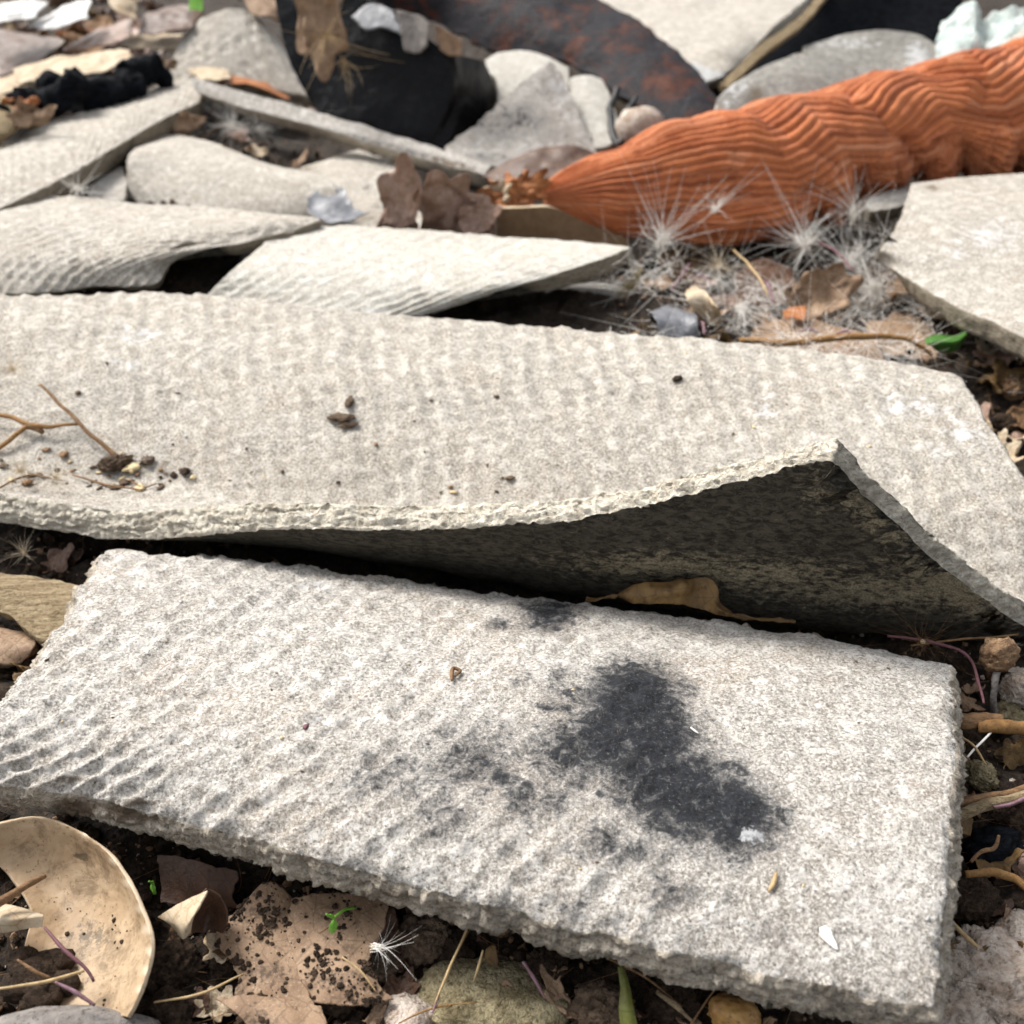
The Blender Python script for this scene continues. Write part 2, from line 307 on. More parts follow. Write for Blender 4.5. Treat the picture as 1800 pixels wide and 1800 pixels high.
SURF = {}
def sheet(name, rows, label=None, cat=None, thick=0.7, nu=160, nv=90, mats=('cement', 'edge', 'under'), dim=None, rag=0.12, ragf=1.3,
          wob=0.0, wobf=0.6, rough=0.01, walls=5, flare=0.0, lam=0.06, bev=0.0, marks=(), under_marks=(), edge_marks=(), group=None, parent=None, key=None, seed=0, kind=None, walled=(1,1,1,1)):
    """a broken sheet: back-to-front rows of points give its upper face; ragged outline, layered broken edges, real thickness"""
    S = surface(rows, nu, nv); seed += len(bpy.data.objects) * 3
    du = nrm(np.gradient(S, axis=1)); dv = nrm(np.gradient(S, axis=0)); N = nrm(np.cross(dv, du))
    lu = np.linalg.norm(np.diff(S, axis=1), axis=2).sum(1).mean(); lv = np.linalg.norm(np.diff(S, axis=0), axis=2).sum(0).mean()
    uu, vv = np.meshgrid(np.linspace(0, 1, nu), np.linspace(0, 1, nv))
    if rag > 0:
        n = fbm(S, ragf, 5, seed, 0.62); w = 3.2 * rag
        S = S + du * (n * rag * (np.exp(-(1 - uu) * lu / w) - np.exp(-uu * lu / w)))[..., None]
        n2 = fbm(S, ragf, 5, seed + 5, 0.62)
        S = S + dv * (n2 * rag * (np.exp(-(1 - vv) * lv / w) - np.exp(-vv * lv / w)))[..., None]
    if wob: S = S + N * (fbm(S, wobf, 3, seed + 9) * wob)[..., None]
    mid = S.copy()
    if dim:
        amp, p, ang, msk, *cw = dim; cw = cw[0] if cw else .16
        w1 = fbm(S, 0.7, 3, seed + 3) * 0.5 * p; w2 = fbm(S, 0.7, 3, seed + 4) * 0.5 * p
        a = (uu - .5) * lu; b = (vv - .5) * lv
        A = a * math.cos(ang) + b * math.sin(ang) + w1; B = -a * math.sin(ang) + b * math.cos(ang) + w2
        ia = np.floor(A / p); fa = A / p - ia - .5; bb_ = B / (p * .92) + .5 * (ia % 2); ib = np.floor(bb_); fb = bb_ - ib - .5
        rnd = _h(ia.astype(np.int64) + 500, ib.astype(np.int64) + 500, ia.astype(np.int64) * 0 + 3, seed) * .5 + .5
        rr = np.sqrt(fa**2 + fb**2) / (.40 + .08 * rnd)
        h = -np.clip(1 - rr**2.2, 0, 1) * (.75 + .5 * rnd) * np.clip((rnd - .12) * 4, .15, 1) * (1 + 1.1 * (fa + fb)) + cw * (1 - 2 * np.abs(np.sin(math.pi * A / p))) * (.7 + .5 * rnd)
        ms = (0.72 + 0.28 * np.clip(fbm(S, 0.7, 3, seed + 6) * 2.5, -1, 1))
        if msk is not None:
            X, Y = pix(S); ms = ms * msk(X, Y)
        S = S + N * (amp * h * ms)[..., None]
    if rough: S = S + N * (rough * (fbm(S, 3.5, 3, seed + 7) + 0.5 * vn(S, 14, seed)))[..., None]
    if bev:
        dst = np.minimum(np.minimum(uu, 1 - uu) * lu, np.minimum(vv, 1 - vv) * lv)
        S = S - N * (bev * np.exp(-dst / (bev * 1.1)) * np.clip(.75 + 1.5 * fbm(S, 1.8, 5, seed + 51, .65), .1, 2.2))[..., None]
    N2 = nrm(np.cross(np.gradient(S, axis=0), np.gradient(S, axis=1))); N2 = N
    B_ = mid - N2 * thick + N2 * (fbm(mid, 1.5, 3, seed + 8) * min(0.05, thick * 0.12))[..., None]
    idx = np.arange(nu * nv).reshape(nv, nu)
    loop = np.concatenate([idx[0, :-1], idx[:-1, -1], idx[-1, :0:-1], idx[:0:-1, 0]])
    Sf = S.reshape(-1, 3); Bf = B_.reshape(-1, 3); Nf = N2.reshape(-1, 3)
    Lp = Sf[loop]; tn = nrm(np.roll(Lp, -2, 0) - np.roll(Lp, 2, 0)); out = nrm(np.cross(Nf[loop], tn))
    cen = Sf.mean(0); out = out * np.where((out * (Lp - cen)).sum(1).mean() < 0, -1, 1)
    for _ in range(3): out = nrm(out + np.roll(out, 1, 0) + np.roll(out, -1, 0))
    V_ = [Sf]; L = len(loop); off = nu * nv
    if isinstance(flare, tuple):
        flare = np.concatenate([np.full(n_, f_) for n_, f_ in zip((nu - 1, nv - 1, nu - 1, nv - 1), flare)])
        for _ in range(6): flare = (flare + np.roll(flare, 1) + np.roll(flare, -1)) / 3
    else: flare = np.full(L, flare)
    rings = [loop]; lamk = np.where(flare < -.3, 1.25, 1.0) * lam
    for k in range(1, walls):
        t = k / walls; q = Lp * (1 - t) + Bf[loop] * t
        l = .65 * fbm(np.concatenate([q[:, :2] * .8, np.full((L, 1), k * 1.37)], 1), 1.0, 4, seed + 31, .6) + 1.0 * fbm(q * [1, 1, 1.8], 5.0, 5, seed + 32, .72)
        bulge = math.sin(math.pi * t) * 0.4
        V_.append(q + out * (lamk * (l + bulge) + flare * t)[:, None] + Nf[loop] * (lamk * .8 * fbm(q, 5.0, 4, seed + 35, .7))[:, None]); rings.append(np.arange(off, off + L)); off += L
    bb = Bf.copy(); bb[loop] += out * (flare + lam * fbm(Bf[loop], 3.0, 5, seed + 33, .7) * .9)[:, None] + Nf[loop] * (lam * .7 * fbm(Bf[loop], 2.6, 4, seed + 34, .65))[:, None]
    V_.append(bb); rings.append(loop + off)
    P = np.concatenate(V_)
    q0 = np.stack([idx[:-1, :-1], idx[1:, :-1], idx[1:, 1:], idx[:-1, 1:]], -1).reshape(-1, 4)
    Fs = [q0]; mi = [np.zeros(len(q0), int)]
    for a, b in zip(rings[:-1], rings[1:]):
        Fs.append(np.stack([a, np.roll(a, -1), np.roll(b, -1), b], 1)); mi.append(np.full(L, 1))
    Fs.append(q0[:, ::-1] + off); mi.append(np.full(len(q0), 2))
    mask = np.zeros((len(P), 3)); X, Y = pix(P); nt = nu * nv
    def paint(sl, ms):
        for (x, y, rx, ry, ch, st, *ro) in ms:
            a = math.radians(ro[0]) if ro else 0; dx, dy = X[sl] - x, Y[sl] - y
            ex = (dx * math.cos(a) + dy * math.sin(a)) / rx; ey = (-dx * math.sin(a) + dy * math.cos(a)) / ry
            mask[sl, ch] = np.maximum(mask[sl, ch], st * np.clip(1.25 - np.sqrt(ex**2 + ey**2), 0, 1))
    paint(slice(0, nt), marks); paint(slice(nt, off), edge_marks); paint(slice(off, len(P)), under_marks)
    uniq = []
    for m in mats: uniq.append(m)
    o = mk(name, P, np.concatenate(Fs), uniq, np.concatenate(mi), True, parent, label, cat, group, kind, mask if (marks or under_marks or edge_marks) else None)
    if key: SURF[key] = (S, np.stack(pix(S), -1), N2)
    return o
def on(key, px, py):
    S, Q, N = SURF[key]; d = ((Q - np.array([px, py]))**2).sum(-1); i = np.unravel_index(d.argmin(), d.shape); return S[i].copy()

def tube_mesh(P, r, n=24, seg=7, jit=0.0, jf=4.0, seed=0, flat=1.0):
    C = curve(P, n); t = nrm(np.gradient(C, axis=0)); up = np.array([0, 0, 1.0]) if abs(t[:, 2]).mean() < 0.8 else np.array([1.0, 0, 0])
    a = nrm(np.cross(t, up)); b = np.cross(a, t); rr = np.interp(np.linspace(0, 1, n), np.linspace(0, 1, len(r)), r)
    ph = np.arange(seg) * 2 * math.pi / seg
    if n >= 10: C = C + np.stack([vn(C, 1.1, seed + k) for k in (1, 2, 3)], -1) * (rr * .9 + .012)[:, None] + np.stack([vn(C, 4.0, seed + k) for k in (4, 5, 6)], -1) * (rr * .3)[:, None]
    ring = C[:, None] + (a[:, None] * np.cos(ph)[None, :, None] + b[:, None] * flat * np.sin(ph)[None, :, None]) * rr[:, None, None]
    if jit: ring = ring + nrm(ring - C[:, None]) * (fbm(ring, jf, 3, seed) * jit)[..., None]
    P2 = np.concatenate([ring.reshape(-1, 3), C[:1], C[-1:]]); i = np.arange(n * seg).reshape(n, seg); j = np.roll(i, -1, 1)
    F = [np.stack([i[:-1], j[:-1], j[1:], i[1:]], -1).reshape(-1, 4)]
    F.append(np.stack([i[0], np.full(seg, n * seg), np.full(seg, n * seg), j[0]], 1)[:, [0, 1, 3, 3]])
    F.append(np.stack([i[-1], j[-1], np.full(seg, n * seg + 1), np.full(seg, n * seg + 1)], 1))
    return P2, F
def tube(name, P, r, mat, n=24, seg=7, jit=0.0, jf=4.0, flat=1.0, **kw):
    P2, F = tube_mesh(P, r, n, seg, jit, jf, len(bpy.data.objects), flat)
    tri = lambda q: np.concatenate([q[:, [0, 1, 2]], q[:, [0, 2, 3]]])
    T = np.concatenate([tri(F[0]), F[1][:, [0, 1, 2]], F[2][:, [0, 1, 2]]])
    return mk(name, P2, T, mat, **kw)
def ico(sub):
    import bmesh
    b = bmesh.new(); bmesh.ops.create_icosphere(b, subdivisions=sub, radius=1); b.verts.ensure_lookup_table()
    v = np.array([q.co[:] for q in b.verts]); f = np.array([[w.index for w in q.verts] for q in b.faces]); b.free(); return v, f
ICO = {k: ico(k) for k in (1, 2, 3, 4, 5)}
def blob_mesh(c, r, sub=3, amp=0.25, f=1.2, seed=0, rot=0.0, ridge=False):
    v, F = ICO[sub]; n = fbm(v, f, 6, seed, .62); n = n + .28 * (1 - 2 * np.abs(fbm(v, f * 2.6, 4, seed + 3, .6)) * 1.6) - .15
    if ridge: n = -np.abs(n) * 1.6 + 0.5
    v = v * (1 + amp * n)[:, None] * np.asarray(r)
    cs, sn = math.cos(rot), math.sin(rot); v = np.stack([v[:, 0] * cs - v[:, 1] * sn, v[:, 0] * sn + v[:, 1] * cs, v[:, 2]], 1)
    return v + np.asarray(c), F
def blob(name, c, r, mat, sub=3, amp=0.25, f=1.2, rot=0.0, ridge=False, **kw):
    P, F = blob_mesh(c, r, sub, amp, f, len(bpy.data.objects) * 7, rot, ridge); return mk(name, P, F, mat, **kw)
def lobed(name, c, e1, e2, label, mat, lobes=7, amp=.28, curl=.3, seed=1, cat='leaf', thick=.03, wob=.15, point=.35, group=None, parent=None, fold=.0):
    """a dry leaf: lobed outline round a midrib, crumpled and curled, thin but solid"""
    ns, nt = 18, 72; c, e1, e2 = (np.asarray(q, float) for q in (c, e1, e2)); n = nrm(np.cross(e1, e2)); L = (np.linalg.norm(e1) + np.linalg.norm(e2)) / 2
    th = np.arange(nt) * 2 * math.pi / nt; s = np.linspace(.03, 1, ns); T, S_ = np.meshgrid(th, s)
    q = np.stack([np.cos(T), np.sin(T), 0 * T + seed * 3.1], -1)
    r = 1 + amp * np.cos(lobes * T + .6 * np.sin(T)) * (.6 + .4 * vn(q, 1.5, seed)) + point * np.cos(T)**6 * .5 + .16 * fbm(q, 2.2, 4, seed)
    a = S_ * r * np.cos(T); b = S_ * r * np.sin(T)
    p2 = np.stack([a, b, 0 * a + seed], -1)
    h = curl * (a**2 * .5 + b**2 * np.sign(vn(p2, .6, seed + 2)) * .6) + fold * np.abs(b) + wob * (fbm(p2, 1.8, 4, seed + 4) * 1.3) * S_ + .05 * np.cos(lobes * T) * S_
    P = c + a[..., None] * e1 + b[..., None] * e2 + (h * L)[..., None] * n
    Pb = P - n * thick; i = np.arange(ns * nt).reshape(ns, nt); j = np.roll(i, -1, 1); o = ns * nt
    F = [np.stack([i[:-1], i[1:], j[1:], j[:-1]], -1).reshape(-1, 4)]; F.append(F[0][:, ::-1] + o)
    F.append(np.stack([i[-1], i[-1] + o, j[-1] + o, j[-1]], -1))
    k = np.arange(0, nt, 2); F.append(np.stack([i[0][k], j[0][k], np.roll(i[0], -2)[k], np.full(len(k), i[0][0])], -1)[1:-1])
    return mk(name, np.concatenate([P.reshape(-1, 3), Pb.reshape(-1, 3)]), np.concatenate(F), mat, label=label, cat=cat, group=group, parent=parent)


# ------------------------------------------------------------------ ground
MOUNDS = [(-1, 15.0, 6, 2.6, 1.05), (3, 26.5, 9, 2.6, 1.35), (-9, 27, 6, 3, 1.5), (-15, 44, 6, 8, 1.3), (2, 32, 6, 2.5, 1.4), (-11, 35, 6, 3, 1.5),
          (16, 33, 5, 5, 1.6), (-6, 44, 7, 4, 0.3), (0, 75, 60, 22, 1.6), (8, 50, 8, 6, 0.8)]
def ghm(x, y):
    x = np.asarray(x, float); y = np.asarray(y, float); P = np.stack([x, y, np.zeros_like(x)], -1)
    z = 0.25 * fbm(P, 0.33, 3, 3) + 0.26 * fbm(P, 1.5, 3, 4) + 0.10 * fbm(P, 5.0, 3, 5)
    for a, b, rx, ry, h in MOUNDS: z = z + h * np.exp(-((x - a) / rx)**4 - ((y - b) / ry)**4)
    far = np.hypot(x, y - 30); return z + np.clip((far - 120) / 400, 0, 1) * 12 * fbm(P, 0.008, 3, 6)
t = np.linspace(-1, 1, 430); gx = 26 * t + 3974 * np.sign(t) * np.abs(t)**9
s = np.linspace(0, 1, 460); gy = 2 + 66 * s + 4000 * s**10
s2 = np.linspace(0, 1, 60)[::-1]; gy = np.concatenate([(2 - 14 * s2 - 4000 * s2**4)[:-1], gy])
X, Y = np.meshgrid(gx, gy); Z = ghm(X, Y); idx = np.arange(X.size).reshape(X.shape)
mk('ground', np.stack([X, Y, Z], -1).reshape(-1, 3), np.stack([idx[:-1, :-1], idx[:-1, 1:], idx[1:, 1:], idx[1:, :-1]], -1).reshape(-1, 4), 'soil', kind='structure',
   label='dark brown crumbly soil under the broken sheets')
def gz(x, y): return float(ghm(np.array([x]), np.array([y]))[0])
def GG(px, py, lift=0.0):                  # the point on the real ground under a pixel
    z = 0.0
    for _ in range(6): p = G(px, py, z); z = gz(p[0], p[1]) + lift
    return G(px, py, z)
def rw(z, *pts): return [G(a, b, z + (c[0] if c else 0)) for a, b, *c in pts]

# ------------------------------------------------------------------ the large broken sheets
def m1(X, Y): return np.clip(1.15 - np.clip((X - 800) / 600, 0, 1) * 1.05 + 0.45 * np.clip((Y - 1250) / 200, 0, 1) * np.clip((1350 - X) / 200, 0, 1), 0.06, 1.3)
sheet('cement_sheet_fragment', [
    rw(1.5, (190, 958), (500, 985), (900, 1040), (1250, 1085), (1480, 1122), (1672, 1165)),
    rw(2.0, (150, 1015), (470, 1055), (880, 1110), (1240, 1155), (1480, 1185), (1677, 1215)),
    rw(2.4, (45, 1170), (430, 1210), (850, 1275), (1230, 1325), (1480, 1350), (1676, 1385)),
    rw(2.35, (-70, 1290), (360, 1335), (820, 1440), (1210, 1520), (1470, 1560), (1662, 1595)),
    rw(1.95, (-170, 1350), (180, 1408), (690, 1545), (1150, 1660), (1440, 1730), (1645, 1768))],
    'large pale grey sheet fragment with black soot stain, in front of the curled-up sheet', 'cement sheet', 0.64, 420, 260, ('cement_cool', 'edge_grey', 'under'),
    dim=(0.05, 0.49, 0.35, m1, .3), rag=0.12, ragf=1.5, wob=0.06, rough=0.03, walls=12, flare=0.2, lam=0.15, bev=0.13, key='front',
    marks=[(1115, 1235, 115, 85, 0, 1.15), (1060, 1300, 110, 80, 0, .95), (1150, 1300, 110, 90, 0, 1.0), (1190, 1385, 190, 110, 0, 1.0, 30), (1290, 1430, 110, 85, 0, 1.05, 20), (1030, 1320, 140, 90, 0, .75), (965, 1082, 70, 38, 0, .85), (880, 1100, 38, 14, 0, .6),
           (840, 1340, 130, 90, 0, .55), (780, 1430, 90, 70, 0, .45), (690, 1360, 120, 70, 0, .38), (940, 1400, 120, 70, 0, .5), (1000, 1230, 80, 60, 0, .5), (1060, 1480, 80, 50, 0, .55), (1180, 1570, 70, 45, 0, .5), (970, 1240, 40, 34, 0, .5), (985, 1185, 30, 22, 0, .42), (915, 1195, 30, 22, 0, .42), (1130, 1500, 80, 40, 0, .5), (1350, 1640, 50, 30, 0, .4), (1000, 1590, 60, 30, 0, .35),
           (1325, 1468, 30, 20, 1, .8), (570, 1027, 60, 12, 1, .7), (590, 1150, 50, 30, 1, .5), (250, 1010, 50, 20, 1, .4), (560, 1270, 40, 20, 1, .4), (90, 1220, 60, 30, 1, .35),
           (240, 1412, 70, 14, 2, .9), (120, 1370, 60, 10, 2, .6), (60, 1400, 60, 18, 2, .5)],
    edge_marks=[(130, 1425, 60, 30, 2, 1.0), (250, 1425, 90, 26, 2, 1.0), (680, 1570, 80, 26, 2, .6), (950, 1640, 130, 16, 2, .5)])

VAL = [G(-150, 833, 1.5), G(0, 836, 1.5), G(250, 850, 1.4), G(600, 905, 1.2), G(900, 965, 1.1), G(1150, 1010, 1.0), G(1400, 1045, .95), G(1620, 1065, .95), G(1850, 1078, .95)]
LIP = [V(-150, 852, 21.5), V(0, 868, 21.0), V(200, 893, 20.2), V(500, 882, 19.2), V(800, 886, 18.5), V(1050, 869, 18.0), V(1280, 815, 17.6), V(1400, 785, 17.35), V(1467, 768, 17.2)]
VALc, LIPc = curve(VAL, 24), curve(LIP, 24)
MIDc = np.stack([.5 * (VALc[:, 0] + LIPc[:, 0]), .38 * VALc[:, 1] + .62 * LIPc[:, 1], .57 * VALc[:, 2] + .43 * LIPc[:, 2]], 1)
sheet('cement_sheet_fragment', [
    rw(2.8, (-150, 512), (0, 515), (290, 512), (650, 545), (950, 572), (1300, 600), (1560, 632), (1692, 655)),
    rw(2.65, (-150, 615), (0, 615), (300, 625), (650, 655), (950, 675), (1300, 690), (1580, 712), (1737, 738)),
    rw(2.0, (-150, 735), (0, 735), (300, 750), (650, 775), (950, 800), (1300, 850), (1600, 880), (1822, 890)),
    VALc, MIDc, LIPc],
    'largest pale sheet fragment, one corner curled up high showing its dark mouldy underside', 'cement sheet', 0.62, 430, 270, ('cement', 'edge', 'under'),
    dim=(0.054, 0.56, 0.06, lambda X, Y: np.clip((900 - Y) / 200, 0.7, 1), .42), rag=0.11, ragf=1.5, wob=0.04, rough=0.012, walls=14, flare=(0.1, -0.62, 0.08, 0.1), lam=0.13, bev=0.05, key='lifted',
    marks=[(1350, 715, 35, 22, 1, .6), (1600, 720, 120, 40, 1, .45), (1700, 760, 80, 50, 1, .5), (1650, 790, 60, 30, 1, .4), (240, 588, 60, 20, 1, .6), (215, 640, 60, 14, 1, .5), (1580, 720, 25, 20, 1, .7),
           (200, 830, 260, 36, 2, .38), (560, 852, 220, 20, 2, .36), (60, 850, 120, 24, 2, .5)],
    under_marks=[(1150, 995, 200, 32, 1, .72), (1330, 1010, 260, 36, 1, .66), (1560, 1040, 260, 40, 1, .75), (1560, 940, 200, 30, 1, .7, 42), (1690, 1040, 160, 44, 1, .95, 20), (1000, 985, 120, 22, 1, .35), (1440, 870, 60, 40, 1, .4, 40)],
    edge_marks=[(60, 880, 90, 16, 2, .35), (1650, 960, 120, 60, 2, .3)])

sheet('cement_sheet_fragment', [
    rw(2.4, (-120, 352), (30, 348), (100, 343), (230, 356), (350, 362, .1), (468, 372, .2)),
    rw(3.1, (-120, 413), (0, 414), (150, 411), (290, 412), (400, 408), (520, 402, -.2)),
    rw(3.0, (-120, 436), (0, 436), (130, 434), (260, 432), (350, 428), (436, 424, -.05)),
    rw(2.85, (-120, 460), (0, 459), (130, 457), (230, 454), (300, 449), (356, 441)),
    rw(2.55, (-120, 490), (0, 488), (110, 484), (200, 478), (260, 472), (302, 463)),
    rw(2.2, (-120, 524), (0, 521), (100, 511), (190, 503), (250, 501), (278, 496))],
    'ridged pale sheet fragment with a sharp crest, tucked against back edge of the largest sheet', 'cement sheet', 0.36, 220, 130, ('cement', 'edge_dark', 'under'),
    dim=(0.05, 0.56, 0.5, None), rag=0.10, wob=0.04, key='ridge')
sheet('cement_sheet_fragment', [
    rw(2.5, (495, 396), (620, 396), (750, 404), (900, 416), (1020, 424), (1108, 434)),
    rw(2.9, (450, 440), (600, 442), (740, 450), (870, 460), (970, 464), (1050, 458)),
    rw(2.8, (400, 482), (520, 490), (640, 500), (750, 506), (850, 506), (925, 498)),
    rw(2.2, (355, 525), (460, 545), (560, 560), (640, 566), (720, 560), (778, 547))],
    'pale dimpled tapering sheet fragment pointing towards the orange cloth', 'cement sheet', 0.5, 220, 110, ('cement_pale', 'edge_dark', 'under'),
    dim=(0.045, 0.6, 0.1, None), rag=0.10, key='taper', marks=[(640, 548, 40, 8, 1, .9)])
sheet('cement_sheet_fragment', [
    rw(2.7, (-160, 330), (0, 262), (60, 226), (190, 182), (270, 152), (342, 134)),
    rw(2.95, (-160, 385), (0, 318), (80, 278), (200, 226), (280, 182), (356, 150)),
    rw(2.8, (-160, 440), (0, 366), (100, 318), (200, 260), (285, 210), (352, 178))],
    'long narrow pale sheet fragment lying under the charred stick', 'cement sheet', 0.75, 240, 90, ('cement', 'edge_dark', 'under'), dim=(0.035, 0.6, 0.2, None), rag=0.14, key='long')
sheet('cement_sheet_fragment', [
    rw(2.1, (262, 246), (300, 237), (360, 246), (420, 268), (480, 290), (560, 305)),
    rw(2.4, (224, 288), (290, 280), (370, 292), (430, 305), (500, 322), (590, 335)),
    rw(1.7, (225, 335), (300, 340), (380, 350), (450, 362), (520, 372), (600, 376)),
    rw(1.0, (245, 375), (320, 390), (400, 400), (470, 405), (540, 410), (600, 410))],
    'round-cornered sheet fragment lying between the long narrow one and the ridged one', 'cement sheet', 0.5, 130, 90, ('cement', 'edge_dark', 'under'), dim=(0.012, 0.6, 0.3, None), rag=0.12)
sheet('cement_sheet_fragment', [
    rw(1.3, (470, 310), (560, 285), (640, 262), (700, 268)), rw(1.5, (480, 335), (560, 318), (650, 302), (730, 300)), rw(1.3, (490, 368), (580, 362), (660, 350), (745, 340)), rw(1.1, (440, 430), (560, 430), (660, 425), (770, 415))],
    'small soil-dusted sheet fragment next to the lobed brown leaf', 'cement sheet', 0.4, 100, 60, ('cement', 'edge_dark', 'under'), rag=0.2, wob=0.08, marks=[(520, 300, 60, 20, 2, .7), (560, 350, 80, 18, 2, .5), (640, 385, 60, 16, 2, .6), (540, 380, 40, 14, 1, .5)])
sheet('cement_flake', [rw(1.9, (172, 305), (195, 292), (216, 292)), rw(1.9, (160, 330), (190, 325), (222, 325)), rw(1.7, (150, 358), (190, 360), (220, 350))],
    'small grey chip of sheet wedged beside the round-cornered fragment', 'cement chip', 0.4, 50, 40, ('cement_cool', 'edge_dark', 'under'), rag=0.1)
sheet('cement_sheet_fragment', [
    [V(322, 66, 58.5), V(345, 38, 58.6), V(385, 20, 58.7), V(425, 16, 58.7), V(458, 36, 58.5), V(480, 60, 58.3)],
    [V(304, 102, 57.0), V(350, 92, 57), V(400, 84, 57), V(440, 84, 57), V(480, 90, 57), V(516, 108, 57)],
    [V(297, 145, 55.6), V(350, 150, 55.5), V(400, 152, 55.5), V(450, 155, 55.5), V(500, 160, 55.5), V(556, 172, 55.4)]],
    'dome-shaped sheet fragment standing upright beside the black bent metal', 'cement sheet', 0.7, 130, 80, ('cement', 'edge', 'under'), dim=(0.06, 0.75, 0.0, None), rag=0.12)
sheet('cement_strip', [
    [V(336, 134, 52.2), V(430, 162, 51), V(560, 198, 49), V(700, 238, 46.8), V(862, 290, 44.2)],
    [V(338, 146, 51.9), V(430, 176, 50.7), V(560, 211, 48.7), V(695, 250, 46.5), V(858, 298, 44.0)],
    [V(345, 162, 51.6), V(432, 190, 50.4), V(562, 224, 48.4), V(692, 264, 46.2), V(850, 308, 43.8)]],
    'long thin grey strip of sheet lying on edge before the black metal', 'cement strip', 0.9, 200, 24, ('cement_cool', 'edge_grey', 'under'), rag=0.10, wob=0.06, marks=[(700, 262, 200, 10, 0, .4, 15), (800, 290, 60, 10, 2, .8, 18)])
sheet('cement_sheet_fragment', [
    rw(3.2, (1602, 323), (1680, 313), (1800, 304), (2250, 296)), rw(3.4, (1578, 395), (1680, 372), (1800, 366), (2270, 372)),
    rw(3.2, (1545, 436), (1630, 448), (1800, 458), (2240, 500)), rw(2.75, (1538, 452), (1650, 522), (1800, 592), (2150, 740))],
    'pale sheet fragment with whitish bloom lying under the end of the orange cloth', 'cement sheet', 0.6, 150, 110, ('cement', 'edge_dark', 'under'), rag=0.13, wob=0.05, key='right',
    marks=[(1740, 420, 80, 40, 1, .6), (1690, 445, 40, 20, 1, .5), (1640, 330, 20, 8, 2, .9)])
sheet('cement_sheet_fragment', [rw(2.3, (1530, 345), (1600, 326), (1680, 318)), rw(2.3, (1525, 362), (1600, 345), (1690, 335)), rw(2.2, (1535, 372), (1600, 360), (1690, 350))],
    'dark-edged chip of sheet pinned between orange cloth and whitish sheet', 'cement chip', 0.5, 60, 30, ('cement_pale', 'edge_dark', 'under'), rag=0.15)
sheet('cement_sheet_fragment', [
    [V(958, 110, 51), V(966, 107, 51), V(974, 110, 51)],
    [V(900, 160, 50.1), V(950, 158, 50.1), V(1002, 166, 50.1)],
    [V(842, 212, 49), V(930, 214, 49), V(1028, 222, 49)],
    [V(785, 262, 47.9), V(910, 268, 47.9), V(1052, 276, 47.9)],
    [V(800, 285, 46.9), V(910, 296, 46.8), V(1040, 296, 46.9)]],
    'grey triangular sheet fragment with its apex under the rusty bar', 'cement sheet', 0.5, 110, 100, ('cement_cool', 'edge', 'under'), rag=0.22, ragf=2.4, wob=0.05, marks=[(900, 210, 90, 40, 0, .42), (850, 280, 70, 16, 0, .4), (980, 160, 20, 30, 1, .6)])
sheet('cement_sheet_fragment', [
    [V(1000, 138, 52), V(1030, 132, 52), V(1062, 140, 52)], [V(1012, 190, 50.3), V(1050, 185, 50.3), V(1080, 190, 50.3)], [V(1045, 262, 48.2), V(1065, 258, 48.2), V(1092, 245, 48.4)]],
    'cream wedge of sheet right beside the triangular one under the rusty bar', 'cement sheet', 0.5, 60, 60, ('cement_pale', 'edge', 'under'), rag=0.1)
sheet('cement_sheet_fragment', [
    [V(835, 118, 54), V(880, 92, 54.5), V(940, 92, 54.5), V(1000, 118, 54)], [V(870, 140, 53), V(910, 128, 53), V(950, 122, 53), V(1000, 135, 53)], [V(878, 178, 52), V(910, 165, 52), V(950, 150, 52), V(1000, 160, 52)]],
    'cream block of sheet jutting out between black metal and rusty bar', 'cement sheet', 0.9, 80, 50, ('cement_pale', 'edge', 'under'), rag=0.1)
sheet('cement_sheet_fragment', [
    rw(4.6, (1000, -60), (1200, -70), (1400, -80), (1530, -90)), rw(4.0, (1050, 15), (1180, 10), (1330, -5), (1450, -30)), rw(3.2, (1110, 70), (1200, 85), (1270, 90), (1330, 80)), rw(2.6, (1150, 110), (1210, 128), (1270, 128), (1300, 118))],
    'broad pale sheet lying flat behind the rusty bar', 'cement sheet', 0.7, 120, 90, ('cement', 'edge', 'under'), rag=0.2, wob=0.1)
sheet('cement_sheet_fragment', [
    [V(1290, 145, 50), V(1340, 118, 51), V(1420, 92, 52), V(1500, 110, 52)], [V(1262, 175, 48.5), V(1330, 150, 49.5), V(1420, 130, 50), V(1510, 150, 50)], [V(1262, 215, 47), V(1330, 205, 48), V(1420, 185, 48.5), V(1510, 185, 48.5)]],
    'curved dark grey sheet fragment with rust-brown fleck behind the orange cloth', 'cement sheet', 0.6, 90, 70, ('cement_dark', 'edge', 'under'), rag=0.14, wob=0.1, marks=[(1290, 155, 40, 30, 1, .6), (1280, 195, 20, 30, 1, .5), (1330, 170, 24, 24, 2, .9)])
sheet('cement_sheet_fragment', [
    [V(1412, 82, 56), V(1480, 62, 57), V(1560, 54, 57), V(1615, 62, 57), V(1646, 80, 56)], [V(1415, 100, 54.5), V(1480, 92, 55), V(1560, 88, 55.5), V(1620, 95, 55), V(1650, 120, 54)], [V(1430, 160, 51.5), V(1490, 160, 51.5), V(1560, 155, 51.5), V(1610, 150, 51.5), V(1645, 150, 51.5)]],
    'curved grey sheet fragment with cream-chipped end next to the white tissue', 'cement sheet', 0.6, 100, 70, ('cement_dark', 'edge', 'under'), rag=0.12, wob=0.08, marks=[(1615, 105, 26, 40, 1, .9, -30), (1480, 75, 90, 14, 1, .5)])
sheet('white_flake', [rw(2.9, (1195, 118), (1240, 104), (1290, 100)), rw(2.7, (1215, 130), (1250, 122), (1285, 118)), rw(2.5, (1235, 145), (1255, 140), (1275, 132))],
    'bright white flake between the rusty bar and the dark board', 'flake', 0.2, 30, 24, ('white_chip',) * 3, rag=0.1)
